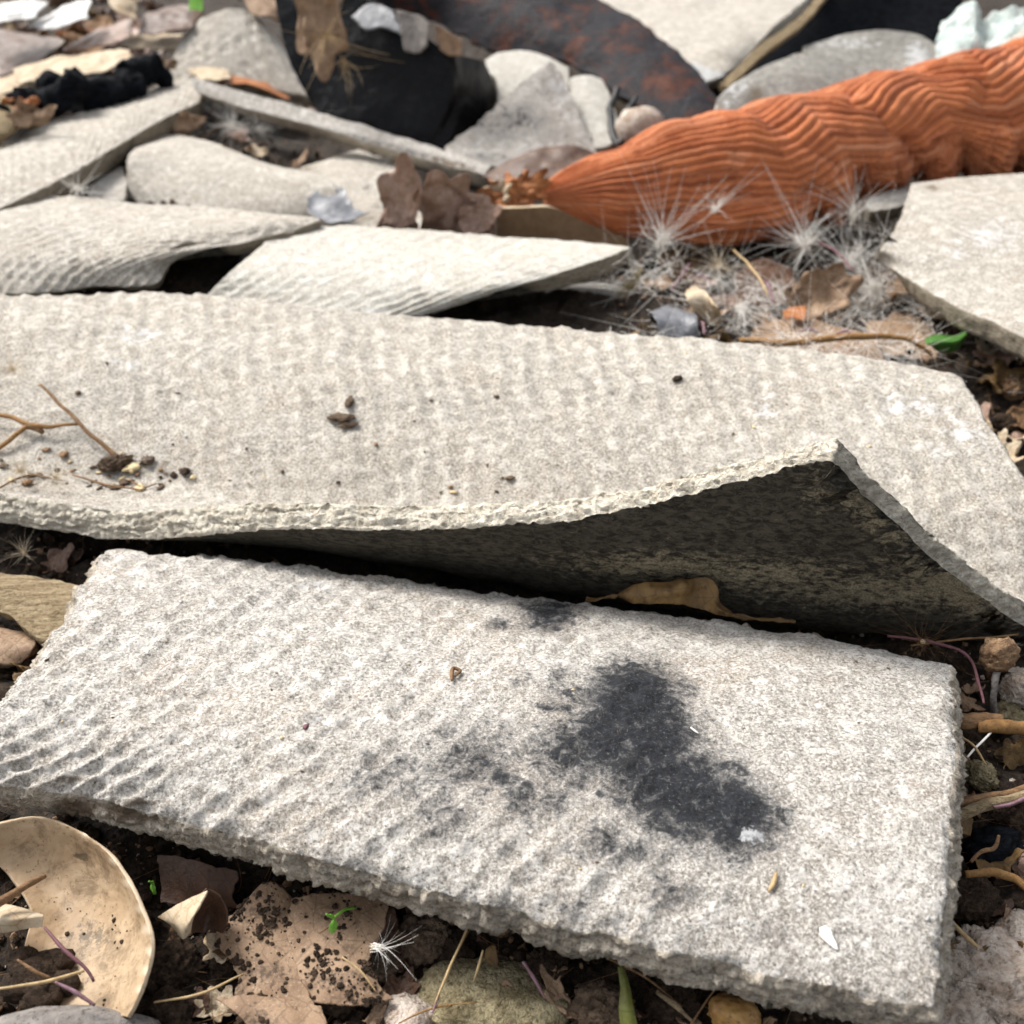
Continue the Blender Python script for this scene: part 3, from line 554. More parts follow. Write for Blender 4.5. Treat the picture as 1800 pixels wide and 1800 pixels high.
sheet('wooden_splinter', [[V(1448, -10, 60), V(1400, 40, 57), V(1330, 90, 54), V(1262, 158, 50)], [V(1462, -10, 59.8), V(1412, 48, 56.8), V(1345, 100, 53.8), V(1275, 166, 49.8)]],
    'beige strip of wood along the edge of the black leaning board', 'splinter', 0.3, 80, 12, ('wood',) * 3, rag=0.05)
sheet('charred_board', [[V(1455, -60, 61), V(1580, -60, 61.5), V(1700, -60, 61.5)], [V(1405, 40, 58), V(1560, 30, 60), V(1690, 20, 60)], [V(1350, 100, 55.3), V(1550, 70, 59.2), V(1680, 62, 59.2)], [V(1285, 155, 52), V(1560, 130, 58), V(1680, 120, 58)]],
    'black charred board leaning over the curved grey fragments', 'board', 0.5, 60, 60, ('char',) * 3, rag=0.08)  # no real board: black sheet added to paint a shaded hollow
sheet('crumpled_tissue', [
    [V(1652, 40, 54), V(1690, 10, 54.5), V(1712, 4, 54.5), V(1722, 34, 54.3), V(1758, 20, 54.3), V(1805, 14, 54)],
    [V(1646, 85, 52), V(1680, 60, 52.6), V(1712, 62, 52), V(1735, 68, 52.8), V(1760, 70, 52), V(1800, 60, 52.5)],
    [V(1638, 140, 50), V(1670, 135, 50), V(1705, 130, 50.5), V(1730, 125, 50), V(1750, 120, 50), V(1775, 115, 50)]],
    'crumpled pale green-white tissue sticking up behind the orange cloth', 'tissue', 0.12, 90, 70, ('tissue',) * 3, rag=0.25, wob=0.35, wobf=1.1)
sheet('cement_sheet_fragment', [[V(1770, 70, 52), V(1820, 40, 52), V(1900, 30, 52)], [V(1755, 120, 50), V(1820, 110, 50), V(1900, 110, 50)]],
    'beige chip of sheet next to the tissue behind the orange cloth', 'cement chip', 0.5, 40, 30, ('cement', 'edge', 'under'), rag=0.1)

# ------------------------------------------------------------------ hairs (thin curved strands joined into one mesh)
def hair_mesh(root, dirs, length, r, bend=0.3, seg=5, seed=0):
    root = np.asarray(root, float); dirs = nrm(np.asarray(dirs, float)); n = len(root); rg = np.random.default_rng(seed)
    length = np.broadcast_to(np.asarray(length, float), (n,)); t = np.linspace(0, 1, seg + 1)
    bv = rg.normal(size=(n, 3)) * bend * length[:, None]
    C = root[:, None] + dirs[:, None] * (length[:, None] * t)[..., None] + bv[:, None] * (t**2)[None, :, None]
    a = nrm(np.cross(dirs, np.array([0.3, 0.2, 0.93]))); b = np.cross(dirs, a); w = (r * (1 - 0.75 * t))[None, :, None, None]
    ph = np.arange(3) * 2.0944
    ring = C[:, :, None] + w * (a[:, None, None] * np.cos(ph)[None, None, :, None] + b[:, None, None] * np.sin(ph)[None, None, :, None])
    P = ring.reshape(-1, 3); i = np.arange(n * (seg + 1) * 3).reshape(n, seg + 1, 3); j = np.roll(i, -1, 2)
    return P, np.stack([i[:, :-1], j[:, :-1], j[:, 1:], i[:, 1:]], -1).reshape(-1, 4)
def hemi(n, axis, spread, seed):
    rg = np.random.default_rng(seed); a = nrm(np.asarray(axis, float)); d = nrm(rg.normal(size=(n, 3)))
    return nrm(d * spread + a * (1.0 + 0.25 * rg.normal(size=(n, 1))))

# ------------------------------------------------------------------ rusty bar, black metal and other things at the back
sheet('rusty_bar', [
    [V(540, -90, 63), V(800, -80, 61), V(1040, -8, 57.5), V(1150, 58, 54), V(1232, 130, 51), V(1270, 196, 48.6)],
    [V(580, -40, 61), V(770, -5, 59.3), V(940, 50, 55.8), V(1080, 105, 52.6), V(1170, 160, 49.8), V(1240, 212, 47.9)],
    [V(600, -5, 61), V(750, 35, 59.6), V(860, 88, 56.6), V(1000, 112, 53.8), V(1085, 164, 51), V(1205, 228, 47.8)]],
    'curved flat steel bar with red rust, its end resting against the orange cloth', 'steel bar', 0.35, 180, 50, ('rust',) * 3, rag=0.28, ragf=0.9, wob=0.12, rough=0.03, lam=0.02)
t = sheet('bent_metal_sheet', [
    [V(476, -40, 53.5), V(560, -30, 52.8), V(700, 25, 51), V(780, 88, 50.2), V(797, 98, 50.1), V(806, 98, 50.6), V(852, 108, 53)],
    [V(502, 85, 52.2), V(600, 92, 51.4), V(700, 120, 50.4), V(782, 150, 49.8), V(797, 152, 49.8), V(806, 152, 50.2), V(874, 172, 52.5)],
    [V(546, 182, 51.2), V(605, 236, 50.0), V(690, 258, 49.4), V(772, 268, 49), V(784, 268, 49), V(790, 266, 49.3), V(812, 250, 50.6)]],
    'black bent metal sheet with a sharp upright fold behind the thin strip', 'metal sheet', 0.15, 160, 90, ('black_paint',) * 3, rag=0.08, wob=0.1, rough=0.02, lam=0.01)
lobed('dry_leaf', V(562, 38, 49.3), (.1, -.5, -1.7), (1.05, -.1, .1), 'tan dry leaf stuck on the black bent metal', 'leaf_tan', 5, .2, .3, 31, wob=.35)
for i, (pts, lab) in enumerate([
    (([V(618, 30, 51), V(650, 8, 51.5), V(690, 18, 51)], [V(640, 50, 50.4), V(680, 48, 50.4), V(708, 60, 50.2)]), 'white bluish flake lying on top of the black bent metal'),
    (([V(700, 20, 50.5), V(728, 25, 50.5), V(752, 40, 50)], [V(712, 88, 49.6), V(735, 90, 49.6), V(748, 78, 49.6)]), 'pale narrow flake leaning upright on the black bent metal'),
    (([V(768, 45, 50), V(795, 60, 50), V(810, 70, 50)], [V(772, 85, 49.8), V(790, 96, 49.7), V(808, 98, 49.7)]), 'small tan flake between black metal fold and rusty bar')]):
    sheet('pale_flake', list(pts), lab, 'flake', 0.1, 30, 24, (('plastic_blue', 'stone_grey', 'leaf_tan')[i],) * 3, rag=0.12, wob=0.1)
tube('black_wire', [V(1082, 160, 50), V(1074, 195, 49), V(1092, 250, 47), V(1108, 236, 47.3), V(1104, 196, 48), V(1122, 172, 49)], [.14, .16, .16, .16, .14, .1], 'black_rubber', 40, 8, label='loop of black wire hanging below the rusty bar', cat='wire')
blob('pebble', V(1125, 225, 47.5), (1.0, .8, .9), 'stone_pale', 3, .3, label='pale pebble beside the black wire loop', cat='pebble')
P, F = hair_mesh([V(575, 60, 48.6)] * 26 + [V(600, 105, 48.8)] * 20, hemi(46, (0.4, -1, -0.4), .8, 3), RNG.uniform(.6, 2.2, 46), .02, .35)
mk('dry_grass_tuft', P, F, 'straw', label='tuft of dry fibres on the tan leaf at the black metal', cat='grass tuft')

# ---- clutter behind the long narrow sheet
def leafy(name, rows, mat, label, thick=0.03, rag=0.18, wob=0.15, nu=60, nv=46, cat='leaf', ragf=1.6, wobf=0.7, **kw):
    return sheet(name, rows, label, cat, thick, nu, nv, (mat,) * 3, rag=rag, ragf=ragf, wob=wob, wobf=wobf, rough=0.004, walls=2, lam=0.0, **kw)
CS = [G(-10, 205, 3.4), G(60, 178, 3.5), G(120, 158, 3.6), G(200, 140, 3.6), G(272, 122, 3.5)]
tube('charred_stick', CS, [.35, .6, .62, .72, .66, .5], 'char', 120, 28, .45, 1.6, label='black charred stick lying across the long narrow sheet', cat='stick')
blob('charcoal_piece', G(88, 150, 3.8), (.6, .5, .55), 'char', 3, .35, label='small lump of charcoal next to the charred stick', cat='charcoal')
for i, (x, y, z, w, lab) in enumerate([(32, 182, 3.8, 22, 'orange leaf scrap at the thin end of the charred stick'), (52, 204, 3.7, 26, 'reddish leaf scrap below the thin end of the charred stick'), (278, 118, 3.6, 24, 'orange-brown leaf scrap at the thick end of the charred stick'), (130, 60, 2.6, 30, 'bright orange leaf scrap among pale litter behind the charred stick'), (325, 220, 2.4, 22, 'rusty seed husk under the end of the long narrow sheet')]):
    lobed('leaf_scrap', G(x, y, z - .1), (w * .03, .1, .05), (0, .3, w * .012), lab, 'leaf_rust' if i in (0, 3) else 'leaf_tan', 3, .3, .6, 70 + i, wob=.7)
sheet('wooden_splinter', [[G(-60, 170, 3.2), G(0, 165, 3.4), G(35, 185, 3.4)], [G(-60, 210, 3.4), G(0, 205, 3.6), G(60, 212, 3.3)], [G(-60, 245, 3), G(0, 240, 3.1), G(40, 225, 3.1)]], 'cream broken wood splinter below the charred stick', 'splinter', 0.5, 60, 30, ('wood',) * 3, rag=.25, wob=.15)
leafy('dry_leaf', [[V(-60, 40, 64), V(20, 55, 62), V(118, 72, 60)], [V(-60, 90, 60), V(20, 92, 59.5), V(95, 92, 59)], [V(-60, 140, 57), V(0, 132, 57), V(70, 112, 57.5)]], 'leaf_dark', 'big flat dark brown leaf behind the charred stick', .05)
for i, (pts, mat, lab) in enumerate([
    (((-40, 8), (40, 0), (85, 6), (-40, 42), (30, 38), (60, 30)), 'white_chip', 'long white flake over the big dark brown leaf'),
    (((60, 30), (110, 8), (158, -8), (48, 50), (100, 50), (150, 32)), 'white_chip', 'triangular white flake with shaded face beside the dark brown leaf'),
    (((182, -15), (215, -18), (240, 5), (192, 12), (215, 28), (238, 38)), 'leaf_cream', 'cream upright flake by the dark hollow behind the charred stick'),
    (((150, 60), (200, 42), (236, 38), (110, 88), (170, 84), (225, 62)), 'leaf_pink', 'pinkish curled leaf behind the charred stick'),
    (((215, 70), (270, 52), (325, 62), (210, 82), (265, 84), (315, 80)), 'leaf_cream', 'pale flat leaf left of the dome-shaped sheet'),
    (((250, 30), (300, 15), (360, 10), (240, 62), (300, 60), (340, 50)), 'leaf_dark', 'dark curled leaf behind the dome-shaped sheet'),
    (((420, -20), (455, -15), (490, -10), (440, 25), (470, 30), (490, 40)), 'leaf_tan', 'tan leaf between dome-shaped sheet and black metal'),
    (((330, 128), (370, 120), (400, 130), (350, 140), (380, 142), (410, 140)), 'leaf_cream', 'cream leaf scrap at the foot of the dome-shaped sheet'),
    (((380, 128), (440, 135), (500, 160), (380, 142), (440, 152), (510, 178)), 'leaf_rust', 'long red-brown leaf lying along the thin grey strip'),
    (((20, 118), (110, 96), (230, 90), (30, 145), (120, 135), (235, 110)), 'leaf_cream', 'flat greyish leaf just behind the charred stick'),
    (((-60, 150), (0, 135), (60, 130), (-60, 175), (0, 165), (70, 150)), 'leaf_cream', 'pale leaf between dark brown leaf and wood splinter')]):
    a = pts; zz = 3.2 + .15 * (i % 3)
    yb = 58 if a[3][1] < 100 else 54
    leafy('dry_leaf' if 'leaf' in lab else 'pale_flake', [[V(*a[0], yb + 2), V(*a[1], yb + 2.4), V(*a[2], yb + 2)], [V(*a[3], yb), V(*a[4], yb - .3), V(*a[5], yb)]], mat, lab, .05, nu=40, nv=30, cat='leaf' if 'leaf' in lab else 'flake', wob=.3)
leafy('green_leaf', [[V(334, -12, 60), V(346, -14, 60), V(356, -6, 60)], [V(332, 20, 59.5), V(345, 28, 59.4), V(357, 18, 59.5)]], 'seedling', 'bright green leaf tip above the dome-shaped sheet', .03, nu=16, nv=16, rag=.02, wob=.03)

# ------------------------------------------------------------------ orange knitted cloth
def knit(name, path, N, label=None, cat=None, parent=None, nt=680, nph=220, seedk=0, chev=1.0):
    C0 = np.array([V(a, b, y) for a, b, y, r in path]); r0 = np.array([r for *_, r in path]) * 42.0 / FPX
    tk = chord(C0); t = np.linspace(0, 1, nt)**0.9; C = herm(tk, C0, t); r = herm(tk, r0[:, None], t)[:, 0].clip(.03)
    T = nrm(np.gradient(C, axis=0)); A = nrm(np.cross(T, [0, 0, 1.0])); B = np.cross(A, T)      # A towards the camera, B up
    ph = np.arange(nph) * 2 * math.pi / nph; x = t[:, None] * np.linalg.norm(np.diff(C, axis=0), axis=1).sum()
    PH = ph[None, :] + 0 * x; low = np.clip(-np.sin(PH) + 0.25, 0, 1) * np.clip(np.cos(PH) + .3, 0, 1)
    P0 = C[:, None] + A[:, None] * np.cos(PH)[..., None] + B[:, None] * np.sin(PH)[..., None]
    w = fbm(np.stack([x * .35 + 0 * PH, np.cos(PH) * 1.2, np.sin(PH) * 1.2], -1), 1.0, 3, 40 + seedk)
    g = np.clip((x - 5) / 5, 0, 1) * chev                                # strands run straight at the tip, slanted further on
    tri = np.abs(((x / 4.2 + .25 * np.sin(PH)) % 1) * 2 - 1)
    phase = N * (PH + 0.10 * w + .022 * fbm(P0, 2.2, 2, 71 + seedk)) + g * 9.0 * (tri - .5) * 2 + g * 4.5 * np.sin(2 * PH + .8)
    rib = np.abs(np.sin(phase / 2))**0.75; strand = _h(np.floor(phase / (2 * math.pi)).astype(np.int64) + 900, np.floor(x / 2.2 + 1.5 * w).astype(np.int64) + 50, np.zeros_like(PH, dtype=np.int64), 5) * .5 + .5
    fold = fbm(np.stack([x * .55 + .5 * np.sin(PH), np.cos(PH) * 1.1, np.sin(PH) * 1.1], -1), 1.0, 3, 50 + seedk)
    scal = np.abs(np.sin(x * 1.45 + .9 * np.sin(PH) + .8 * w)) - .5
    loops = fbm(P0 * 1.0 + 0, 3.2, 3, 60 + seedk)
    twist = np.abs(np.sin(x * .95 + 1.3 * PH + 1.2 * w))**.55 - .6
    d = (.21 * rib * (.8 + .5 * fold) + .34 * g * twist + .20 * fold * np.clip(x / 6, .25, 1) + low * np.clip((x - 4) / 4, 0, 1) * chev * (1.0 * scal + .5 * loops))
    R = r[:, None] * (1 + .0 * PH) + d * np.clip(r[:, None] / .8, .15, 1)
    P = C[:, None] + A[:, None] * (R * .95 * np.cos(PH))[..., None] + B[:, None] * (R * np.sin(PH))[..., None]
    i = np.arange(nt * nph).reshape(nt, nph); j = np.roll(i, -1, 1)
    F = np.stack([i[:-1], j[:-1], j[1:], i[1:]], -1).reshape(-1, 4)
    mask = np.zeros((nt * nph, 3)); mask[:, 0] = strand.ravel()
    return mk(name, P.reshape(-1, 3), F, 'wool', parent=parent, label=label, cat=cat, mask=mask), P
CL = [(955, 350, 40, 8), (959, 349, 40, 17), (975, 347, 40, 28), (1000, 344, 40, 38), (1050, 339, 40, 56), (1100, 337, 40, 72), (1150, 327, 40.3, 82), (1250, 316, 40.8, 98), (1350, 298, 41.3, 106), (1450, 268, 41.9, 100), (1540, 235, 42.4, 90), (1600, 217, 42.7, 84), (1700, 204, 43.2, 90), (1800, 190, 43.7, 102), (1980, 172, 44.5, 108), (2200, 168, 45.2, 104), (2300, 175, 45.4, 60), (2330, 180, 45.4, 6)]
cloth, PC = knit('orange_cloth', CL, 46, 'rolled orange knitted cloth lying over the sheets and litter', 'cloth')
knit('fold', [(1092, 392, 39.8, 4), (1115, 392, 39.6, 16), (1170, 380, 39.3, 30), (1245, 384, 39.2, 36), (1320, 376, 39.4, 44), (1390, 350, 40.2, 46), (1450, 320, 41.2, 36)], 26, parent=cloth, nt=220, nph=120, seedk=9, chev=1.0)
q = PC.reshape(-1, 3)[RNG.integers(0, PC.shape[0] * PC.shape[1], 4200)]; cdir = q - np.array([q[:, 0] * 0 + q[:, 0], q[:, 1] * 0 + 42, q[:, 2] * 0 + 2.5]).T
P, F = hair_mesh(q - nrm(cdir) * .05, nrm(cdir) + RNG.normal(size=q.shape) * .9, RNG.uniform(.1, .4, len(q)), .009, .7, 4, 5)
mk('fuzz', P, F, 'wool', parent=cloth)

# ------------------------------------------------------------------ leaves and scraps round the tip of the cloth
lobed('dry_leaf', V(706, 356, 37.2), (.25, .2, 1.25), (-.72, .25, .05), 'lobed pinkish-brown dry leaf with rusty margin standing behind the tapering sheet', 'leaf_pink', 5, .2, .45, 3, wob=.3)
lobed('dry_leaf', V(790, 362, 37.2), (.85, .1, -.75), (.55, .3, .75), 'satin pinkish-brown curled leaf next to the brown board strip', 'leaf_pink', 7, .28, .5, 8, wob=.35)
lobed('dry_leaf', V(845, 385, 36.9), (.6, .1, .2), (-.1, .3, .45), 'pale pinkish leaf tip touching the brown cardboard strip', 'leaf_pink', 5, .25, .5, 14, wob=.3)
leafy('dry_leaf', [[V(848, 308, 43.5), V(915, 268, 44), V(1000, 256, 44), V(1048, 272, 44)], [V(868, 328, 42.5), V(930, 318, 42.3), V(1000, 305, 42.3), V(1045, 296, 42.3)]], 'leaf_dark', 'dark brown leaf under the grey triangular sheet', .05, .15, .2)
lobed('dry_leaf', V(905, 340, 39.4), (1.0, .2, .2), (-.1, .3, .62), 'frayed orange leaf at the tip of the orange cloth', 'leaf_rust', 11, .3, .6, 5, wob=.6)
lobed('dry_leaf', V(868, 348, 39.2), (.45, .2, .2), (-.1, .3, .42), 'pale orange leaf crumb beside the frayed orange leaf', 'leaf_cream', 9, .3, .6, 6, wob=.6)
sheet('cardboard_strip', [[V(x, y, yy) for x, y, yy in ((873, 367, 37.3), (930, 365, 37.3), (960, 364, 37.3), (1030, 392, 37.8), (1105, 420, 38.2))], [V(x, y, yy - .1) for x, y, yy in ((873, 420, 37.3), (930, 424, 37.3), (985, 428, 37.3), (1040, 430, 37.8), (1105, 434, 38.2))]],
    'flat brown cardboard strip under the tip of the orange cloth', 'cardboard', .3, 80, 30, ('cardboard', 'leaf_cream', 'cardboard'), rag=.02, rough=.003, lam=.01)
leafy('plastic_scrap', [rw(2.4, (540, 345), (575, 322), (605, 335)), rw(2.2, (550, 372), (590, 370), (625, 362)), rw(2.2, (585, 385), (620, 385), (650, 372))], 'plastic_blue', 'crumpled bluish film scrap by the lobed brown leaf', .03, .15, .35, cat='plastic')

# ------------------------------------------------------------------ fluffy seeds
def thistle(c, R, n, axis, label, spread=1.0, mat='hair', seed=0, group='fluffy thistle seeds in the litter', r=.011):
    e = empty('thistle_seed', c, label, 'seed', group)
    n = int(n * 1.7); dr = hemi(n, axis, spread, seed) + hemi(1, RNG.normal(size=3), .1, seed) * .35
    P, F = hair_mesh(np.asarray(c) + RNG.normal(size=(n, 3)) * R * .05, dr, R * RNG.uniform(.35, 1.1, n), r * .7, .6, 9, seed + 1); mk('pappus', P, F, mat, parent=e)
    ax = nrm(np.asarray(axis, float)); c = np.asarray(c)
    k_ = min(.07, R * .05); P, F = blob_mesh(c, (k_, k_, k_), 2, .1); mk('disc', P, F, 'seed_cream', parent=e)
    return e
for i, (x, y, z, Rp, n, axs, sp, lab) in enumerate([
    (1163, 432, 1.9, 92, 44, (0, -.5, .6), 1.1, 'white thistle seed with spread hairs below the tip end of the orange cloth'),
    (1415, 432, 1.6, 88, 50, (-.3, -.5, .6), 1.0, 'widest star of white thistle hairs in the litter before the orange cloth'),
    (1300, 540, 1.5, 66, 36, (.1, -.6, -.1), .9, 'thistle seed with drooping hairs at the edge of the largest sheet'),
    (1545, 512, 1.4, 92, 60, (-.4, -.3, .6), 1.0, 'dense hazy thistle seed next to the curled tan leaf'),
    (1640, 540, 1.4, 74, 42, (-.4, -.3, .6), 1.0, 'thistle seed against the edge of the whitish sheet'),
    (1262, 470, 1.2, 62, 34, (0, -.3, .8), 1.0, 'thistle seed above the cream curled leaf'),
    (1210, 500, 1.0, 60, 36, (-.4, -.3, .5), 1.0, 'thistle seed lying on the dark grey stone chip'),
    (1480, 470, 1.3, 60, 30, (.3, -.2, .8), .9, 'thistle seed over the curled tan leaf'),
    (1500, 385, 2.2, 80, 24, (.1, -.3, 1.0), .35, 'thistle seed with upright hair brush against the orange cloth'),
    (1255, 372, 2.6, 60, 16, (-.3, -.4, .9), .5, 'few thistle hairs clinging to the orange cloth'),
    (136, 332, 2.6, 56, 24, (.4, -.3, .5), .9, 'white thistle seed in the gap beside the small grey chip'),
    (410, 225, 2.0, 66, 34, (0, -.4, .5), 1.1, 'thistle seed in the soil pocket under the thin strip'),
    (455, 232, 1.8, 48, 26, (.5, -.2, .5), 1.0, 'smaller thistle seed in the soil pocket under the thin strip'),
    (640, 330, 1.9, 44, 20, (.5, -.2, .5), 1.0, 'thistle seed beside the bluish film scrap'),
    (22, 648, 3.1, 80, 40, (.2, -.3, .6), 1.0, 'cream thistle seed on the largest sheet above the forked straw'),
    (38, 828, 2.0, 56, 46, (.2, -.3, .4), 1.1, 'cream tangle of thistle hairs in the hollow of the largest sheet'),
    (95, 838, 1.9, 44, 30, (.4, -.3, .2), 1.0, 'cream thistle hairs beside the black crumb on the largest sheet'),
    (42, 972, 1.0, 44, 26, (.2, -.3, .6), 1.0, 'brown thistle seed above the weathered wood chip'),
    (1622, 1128, 1.5, 95, 30, (0, -.3, .7), 1.0, 'fine dark-backed thistle seed behind the soot-stained sheet')]):
    R = Rp * (np.linalg.norm(G(x, y, z) - CP)) / FPX * .98
    thistle(G(x, y, z), R, n, axs, lab, sp, 'twig' if 'dark' in lab else 'hair_warm' if ('cream' in lab or 'brown' in lab) else 'hair', 100 + i * 3, r=.016 if y < 560 else .006 if y < 900 else .004)
P, F = hair_mesh([G(1128, 470, 2.0)] * 40, hemi(40, (-.55, -.4, -.8), .28, 8), RNG.uniform(.9, 1.5, 40), .02, .12); mk('seed_tuft', P, F, 'seed_cream', label='closed cream seed tuft hanging at the tip of the tapering sheet', cat='seed tuft')
# scraps in the litter between the largest sheet and the cloth
LZ = 0.9
sheet('cement_flake', [rw(1.1, (955, 512), (1040, 498), (1130, 512)), rw(1.2, (940, 545), (1050, 535), (1200, 548)), rw(1.1, (960, 600), (1080, 600), (1240, 610))], 'dark grey stone-like chip half hidden behind the largest sheet', 'cement chip', .5, 80, 50, ('cement_dark', 'edge_dark', 'under'), rag=.2, wob=.12)
leafy('plastic_scrap', [rw(1.7, (1140, 545), (1180, 530), (1225, 545)), rw(1.8, (1150, 570), (1190, 562), (1228, 570)), rw(1.3, (1160, 605), (1200, 605), (1230, 600))], 'plastic_blue', 'small bluish film scrap beside the dark grey chip', .03, .12, .3, cat='plastic')
leafy('dry_leaf', [rw(1.7, (1206, 512), (1222, 505), (1232, 515)), rw(2.1, (1212, 535), (1240, 528), (1262, 545)), rw(1.4, (1232, 565), (1252, 572), (1272, 566))], 'leaf_cream', 'cream curled leaf pod before the orange cloth', .05, .06, .1)
lobed('dry_leaf', G(1438, 522, 1.7), (.95, .2, .25), (-.1, .5, .62), 'curled tan leaf among thistle seeds before the orange cloth', 'leaf_tan', 7, .22, .6, 21, wob=.45)
leafy('dry_leaf', [rw(1.2, (1325, 570), (1400, 560), (1500, 575)), rw(1.3, (1325, 595), (1420, 590), (1540, 600)), rw(1.1, (1330, 625), (1430, 630), (1560, 640))], 'leaf_tan', 'flat tan leaf behind the orange straw arc', .04, .2, .25)
leafy('leaf_scrap', [rw(1.7, (1376, 548), (1395, 542), (1418, 540)), rw(1.6, (1378, 562), (1395, 560), (1415, 566))], 'leaf_rust', 'bright orange leaf scrap beside the curled tan leaf', .03, .1, .1, 20, 16)
leafy('dry_leaf', [rw(1.0, (1540, 560), (1590, 540), (1640, 560)), rw(1.2, (1530, 590), (1590, 585), (1650, 600)), rw(1.0, (1560, 620), (1600, 625), (1650, 630))], 'leaf_tan', 'soil-brown leaf beside the green leaf', .04, .2, .25)
leafy('dry_leaf', [rw(.9, (1300, 470), (1350, 455), (1390, 470)), rw(1.0, (1290, 500), (1350, 495), (1400, 505)), rw(.9, (1310, 530), (1350, 540), (1390, 530))], 'leaf_dark', 'dark leaf under the widest thistle star', .04, .2, .3)
leafy('green_leaf', [rw(1.9, (1625, 596), (1650, 588), (1672, 590), (1700, 572)), rw(2.1, (1632, 606), (1655, 602), (1678, 602), (1699, 590)), rw(1.7, (1648, 616), (1660, 620), (1676, 618), (1692, 606))], 'leaf_green', 'small green lobed leaf at the corner of the largest sheet', .03, .03, .06, 30, 24)
tube('straw', [G(1300, 597, 1.9), G(1380, 603, 2.2), G(1470, 592, 2.4), G(1560, 594, 2.3), G(1612, 606, 2.1), G(1640, 624, 1.8)], [.07, .09, .09, .09, .07, .05], 'straw_orange', 40, 7, label='orange straw arc along the back edge of the largest sheet', cat='straw')
for i, (a, b, z, lab) in enumerate([((1230, 565), (1236, 588), 1.7, 'lilac bract at the bluish film scrap'), ((1215, 485), (1250, 500), 1.5, 'short lilac thread beside the cream leaf pod'), ((1335, 490), (1360, 532), 1.8, 'slanting purple-tipped stem among the thistle seeds'), ((1470, 515), (1492, 490), 1.8, 'lilac thread leaning on the curled tan leaf'), ((1400, 582), (1440, 584), 1.7, 'lilac thread on the flat tan leaf'), ((1180, 510), (1210, 465), 1.7, 'pinkish stalk beside the cream seed tuft'), ((1440, 425), (1500, 478), 2.2, 'plum stem crossing the widest thistle star'), ((1660, 520), (1690, 545), 1.9, 'plum thread by the green leaf'), ((1470, 588), (1500, 590), 2.2, 'tiny lilac thread along the orange straw'), ((1290, 440), (1350, 520), 1.9, 'thin straw stem standing between two thistle seeds')]):
    p, q_ = G(*a, z), G(*b, z + .1); m_ = (p + q_) / 2 + np.array([.05, 0, .12])
    tube('thread', [p, m_, q_], [.03, .045, .03], 'plum' if 'plum' in lab else 'straw' if 'straw stem' in lab else 'purple', 12, 5, label=lab, cat='thread')

# ------------------------------------------------------------------ things lying on the sheets
def crumb(key, x, y, rp, mat, label, sub=3, group=None, name='soil_crumb', cat='crumb', sq=.45):
    c = on(key, x, y); r = rp * np.linalg.norm(c - CP) / FPX; c[2] += r * .35
    return blob(name, c, (r * random.uniform(.7, 1.7), r * random.uniform(.6, 1.0), r * sq), mat, sub, .8, 1.9, random.random() * 6, label=label, cat=cat, group=group)
P1, F1 = blob_mesh(on('lifted', 600, 735) + [0, 0, .03], (.30, .20, .05), 5, .8, 1.5, 3); P2, F2 = blob_mesh(on('lifted', 615, 708) + [0, 0, .03], (.09, .24, .04), 5, .8, 1.5, 8); P3, F3 = blob_mesh(on('lifted', 612, 748) + [0, 0, .03], (.2, .12, .04), 5, .8, 1.5, 9)
mk('soil_crumb', np.concatenate([P1, P2, P3]), np.concatenate([F1, F2 + len(P1), F3 + len(P1) + len(P2)]), 'clod', label='largest brown crumb of soil alone in the middle of the largest sheet', cat='crumb')
crumb('lifted', 1190, 668, 10, 'crumb', 'black speck with tiny legs-like bits near the back of the largest sheet')
crumb('lifted', 872, 700, 6, 'clod', 'tiny brown speck beside the largest crumb')
crumb('lifted', 140, 692, 6, 'clod', 'dark speck above the slanting twig on the largest sheet')
crumb('lifted', 205, 822, 24, 'clod', 'dark soil lump at the foot of the slanting twig', 5)
crumb('lifted', 235, 826, 12, 'seed_cream', 'small tan seed beside the dark soil lump')
crumb('lifted', 258, 815, 13, 'seed_dark', 'elongated dark seed right of the soil lump')
for i in range(66):
    x = RNG.uniform(0, 330) if i < 50 else RNG.uniform(300, 900); y = np.interp(x, [0, 300, 900], [858, 862, 868]) - abs(RNG.normal()) * (30 if x < 330 else 24)
    m_ = ('clod', 'crumb', 'clod', 'twig', 'seed_cream')[i % 5]
    crumb('lifted', x, y, RNG.uniform(2, 5.5) if i % 6 else RNG.uniform(6, 10), m_, {'clod': 'brown', 'crumb': 'dark', 'twig': 'reddish', 'seed_cream': 'cream'}[m_] + ' crumb ' + ('near the soil lump in' if x < 330 else 'along the lip of') + ' the largest sheet', 3 if i % 6 == 0 else 2, 'crumbs in the hollow of the largest sheet', sq=.4)
for i in range(46):
    x, y = RNG.uniform(60, 1650), RNG.uniform(1010, 1640)
    if y < 985 + (x - 190) * .13: continue
    crumb('front', x, y, RNG.uniform(1.2, 3.6), ('clod', 'seed_dark', 'white_chip', 'seed_cream')[i % 4], 'tiny ' + ('brown', 'black', 'white', 'cream')[i % 4] + ' speck lying on the soot-stained sheet', 1, 'specks on the soot-stained sheet')
for i in range(40):
    x, y = RNG.uniform(60, 1700), RNG.uniform(560, 800)
    crumb('lifted', x, y, RNG.uniform(1.5, 4), ('clod', 'seed_dark', 'white_chip', 'seed_cream')[i % 4], 'tiny ' + ('brown', 'black', 'white', 'cream')[i % 4] + ' speck lying on the broad face of the largest sheet', 1, 'specks on the largest sheet')
crumb('front', 540, 1278, 5, 'plum', 'tiny dark red speck on the soot-stained sheet', 2)
crumb('front', 495, 1300, 5, 'seed_cream', 'tiny cream grain beside the red speck', 2)
def lay(key, pts, lift=.05): 
    r = []
    for x, y in pts: p = on(key, x, y); p[2] += lift; r.append(p)
    return r
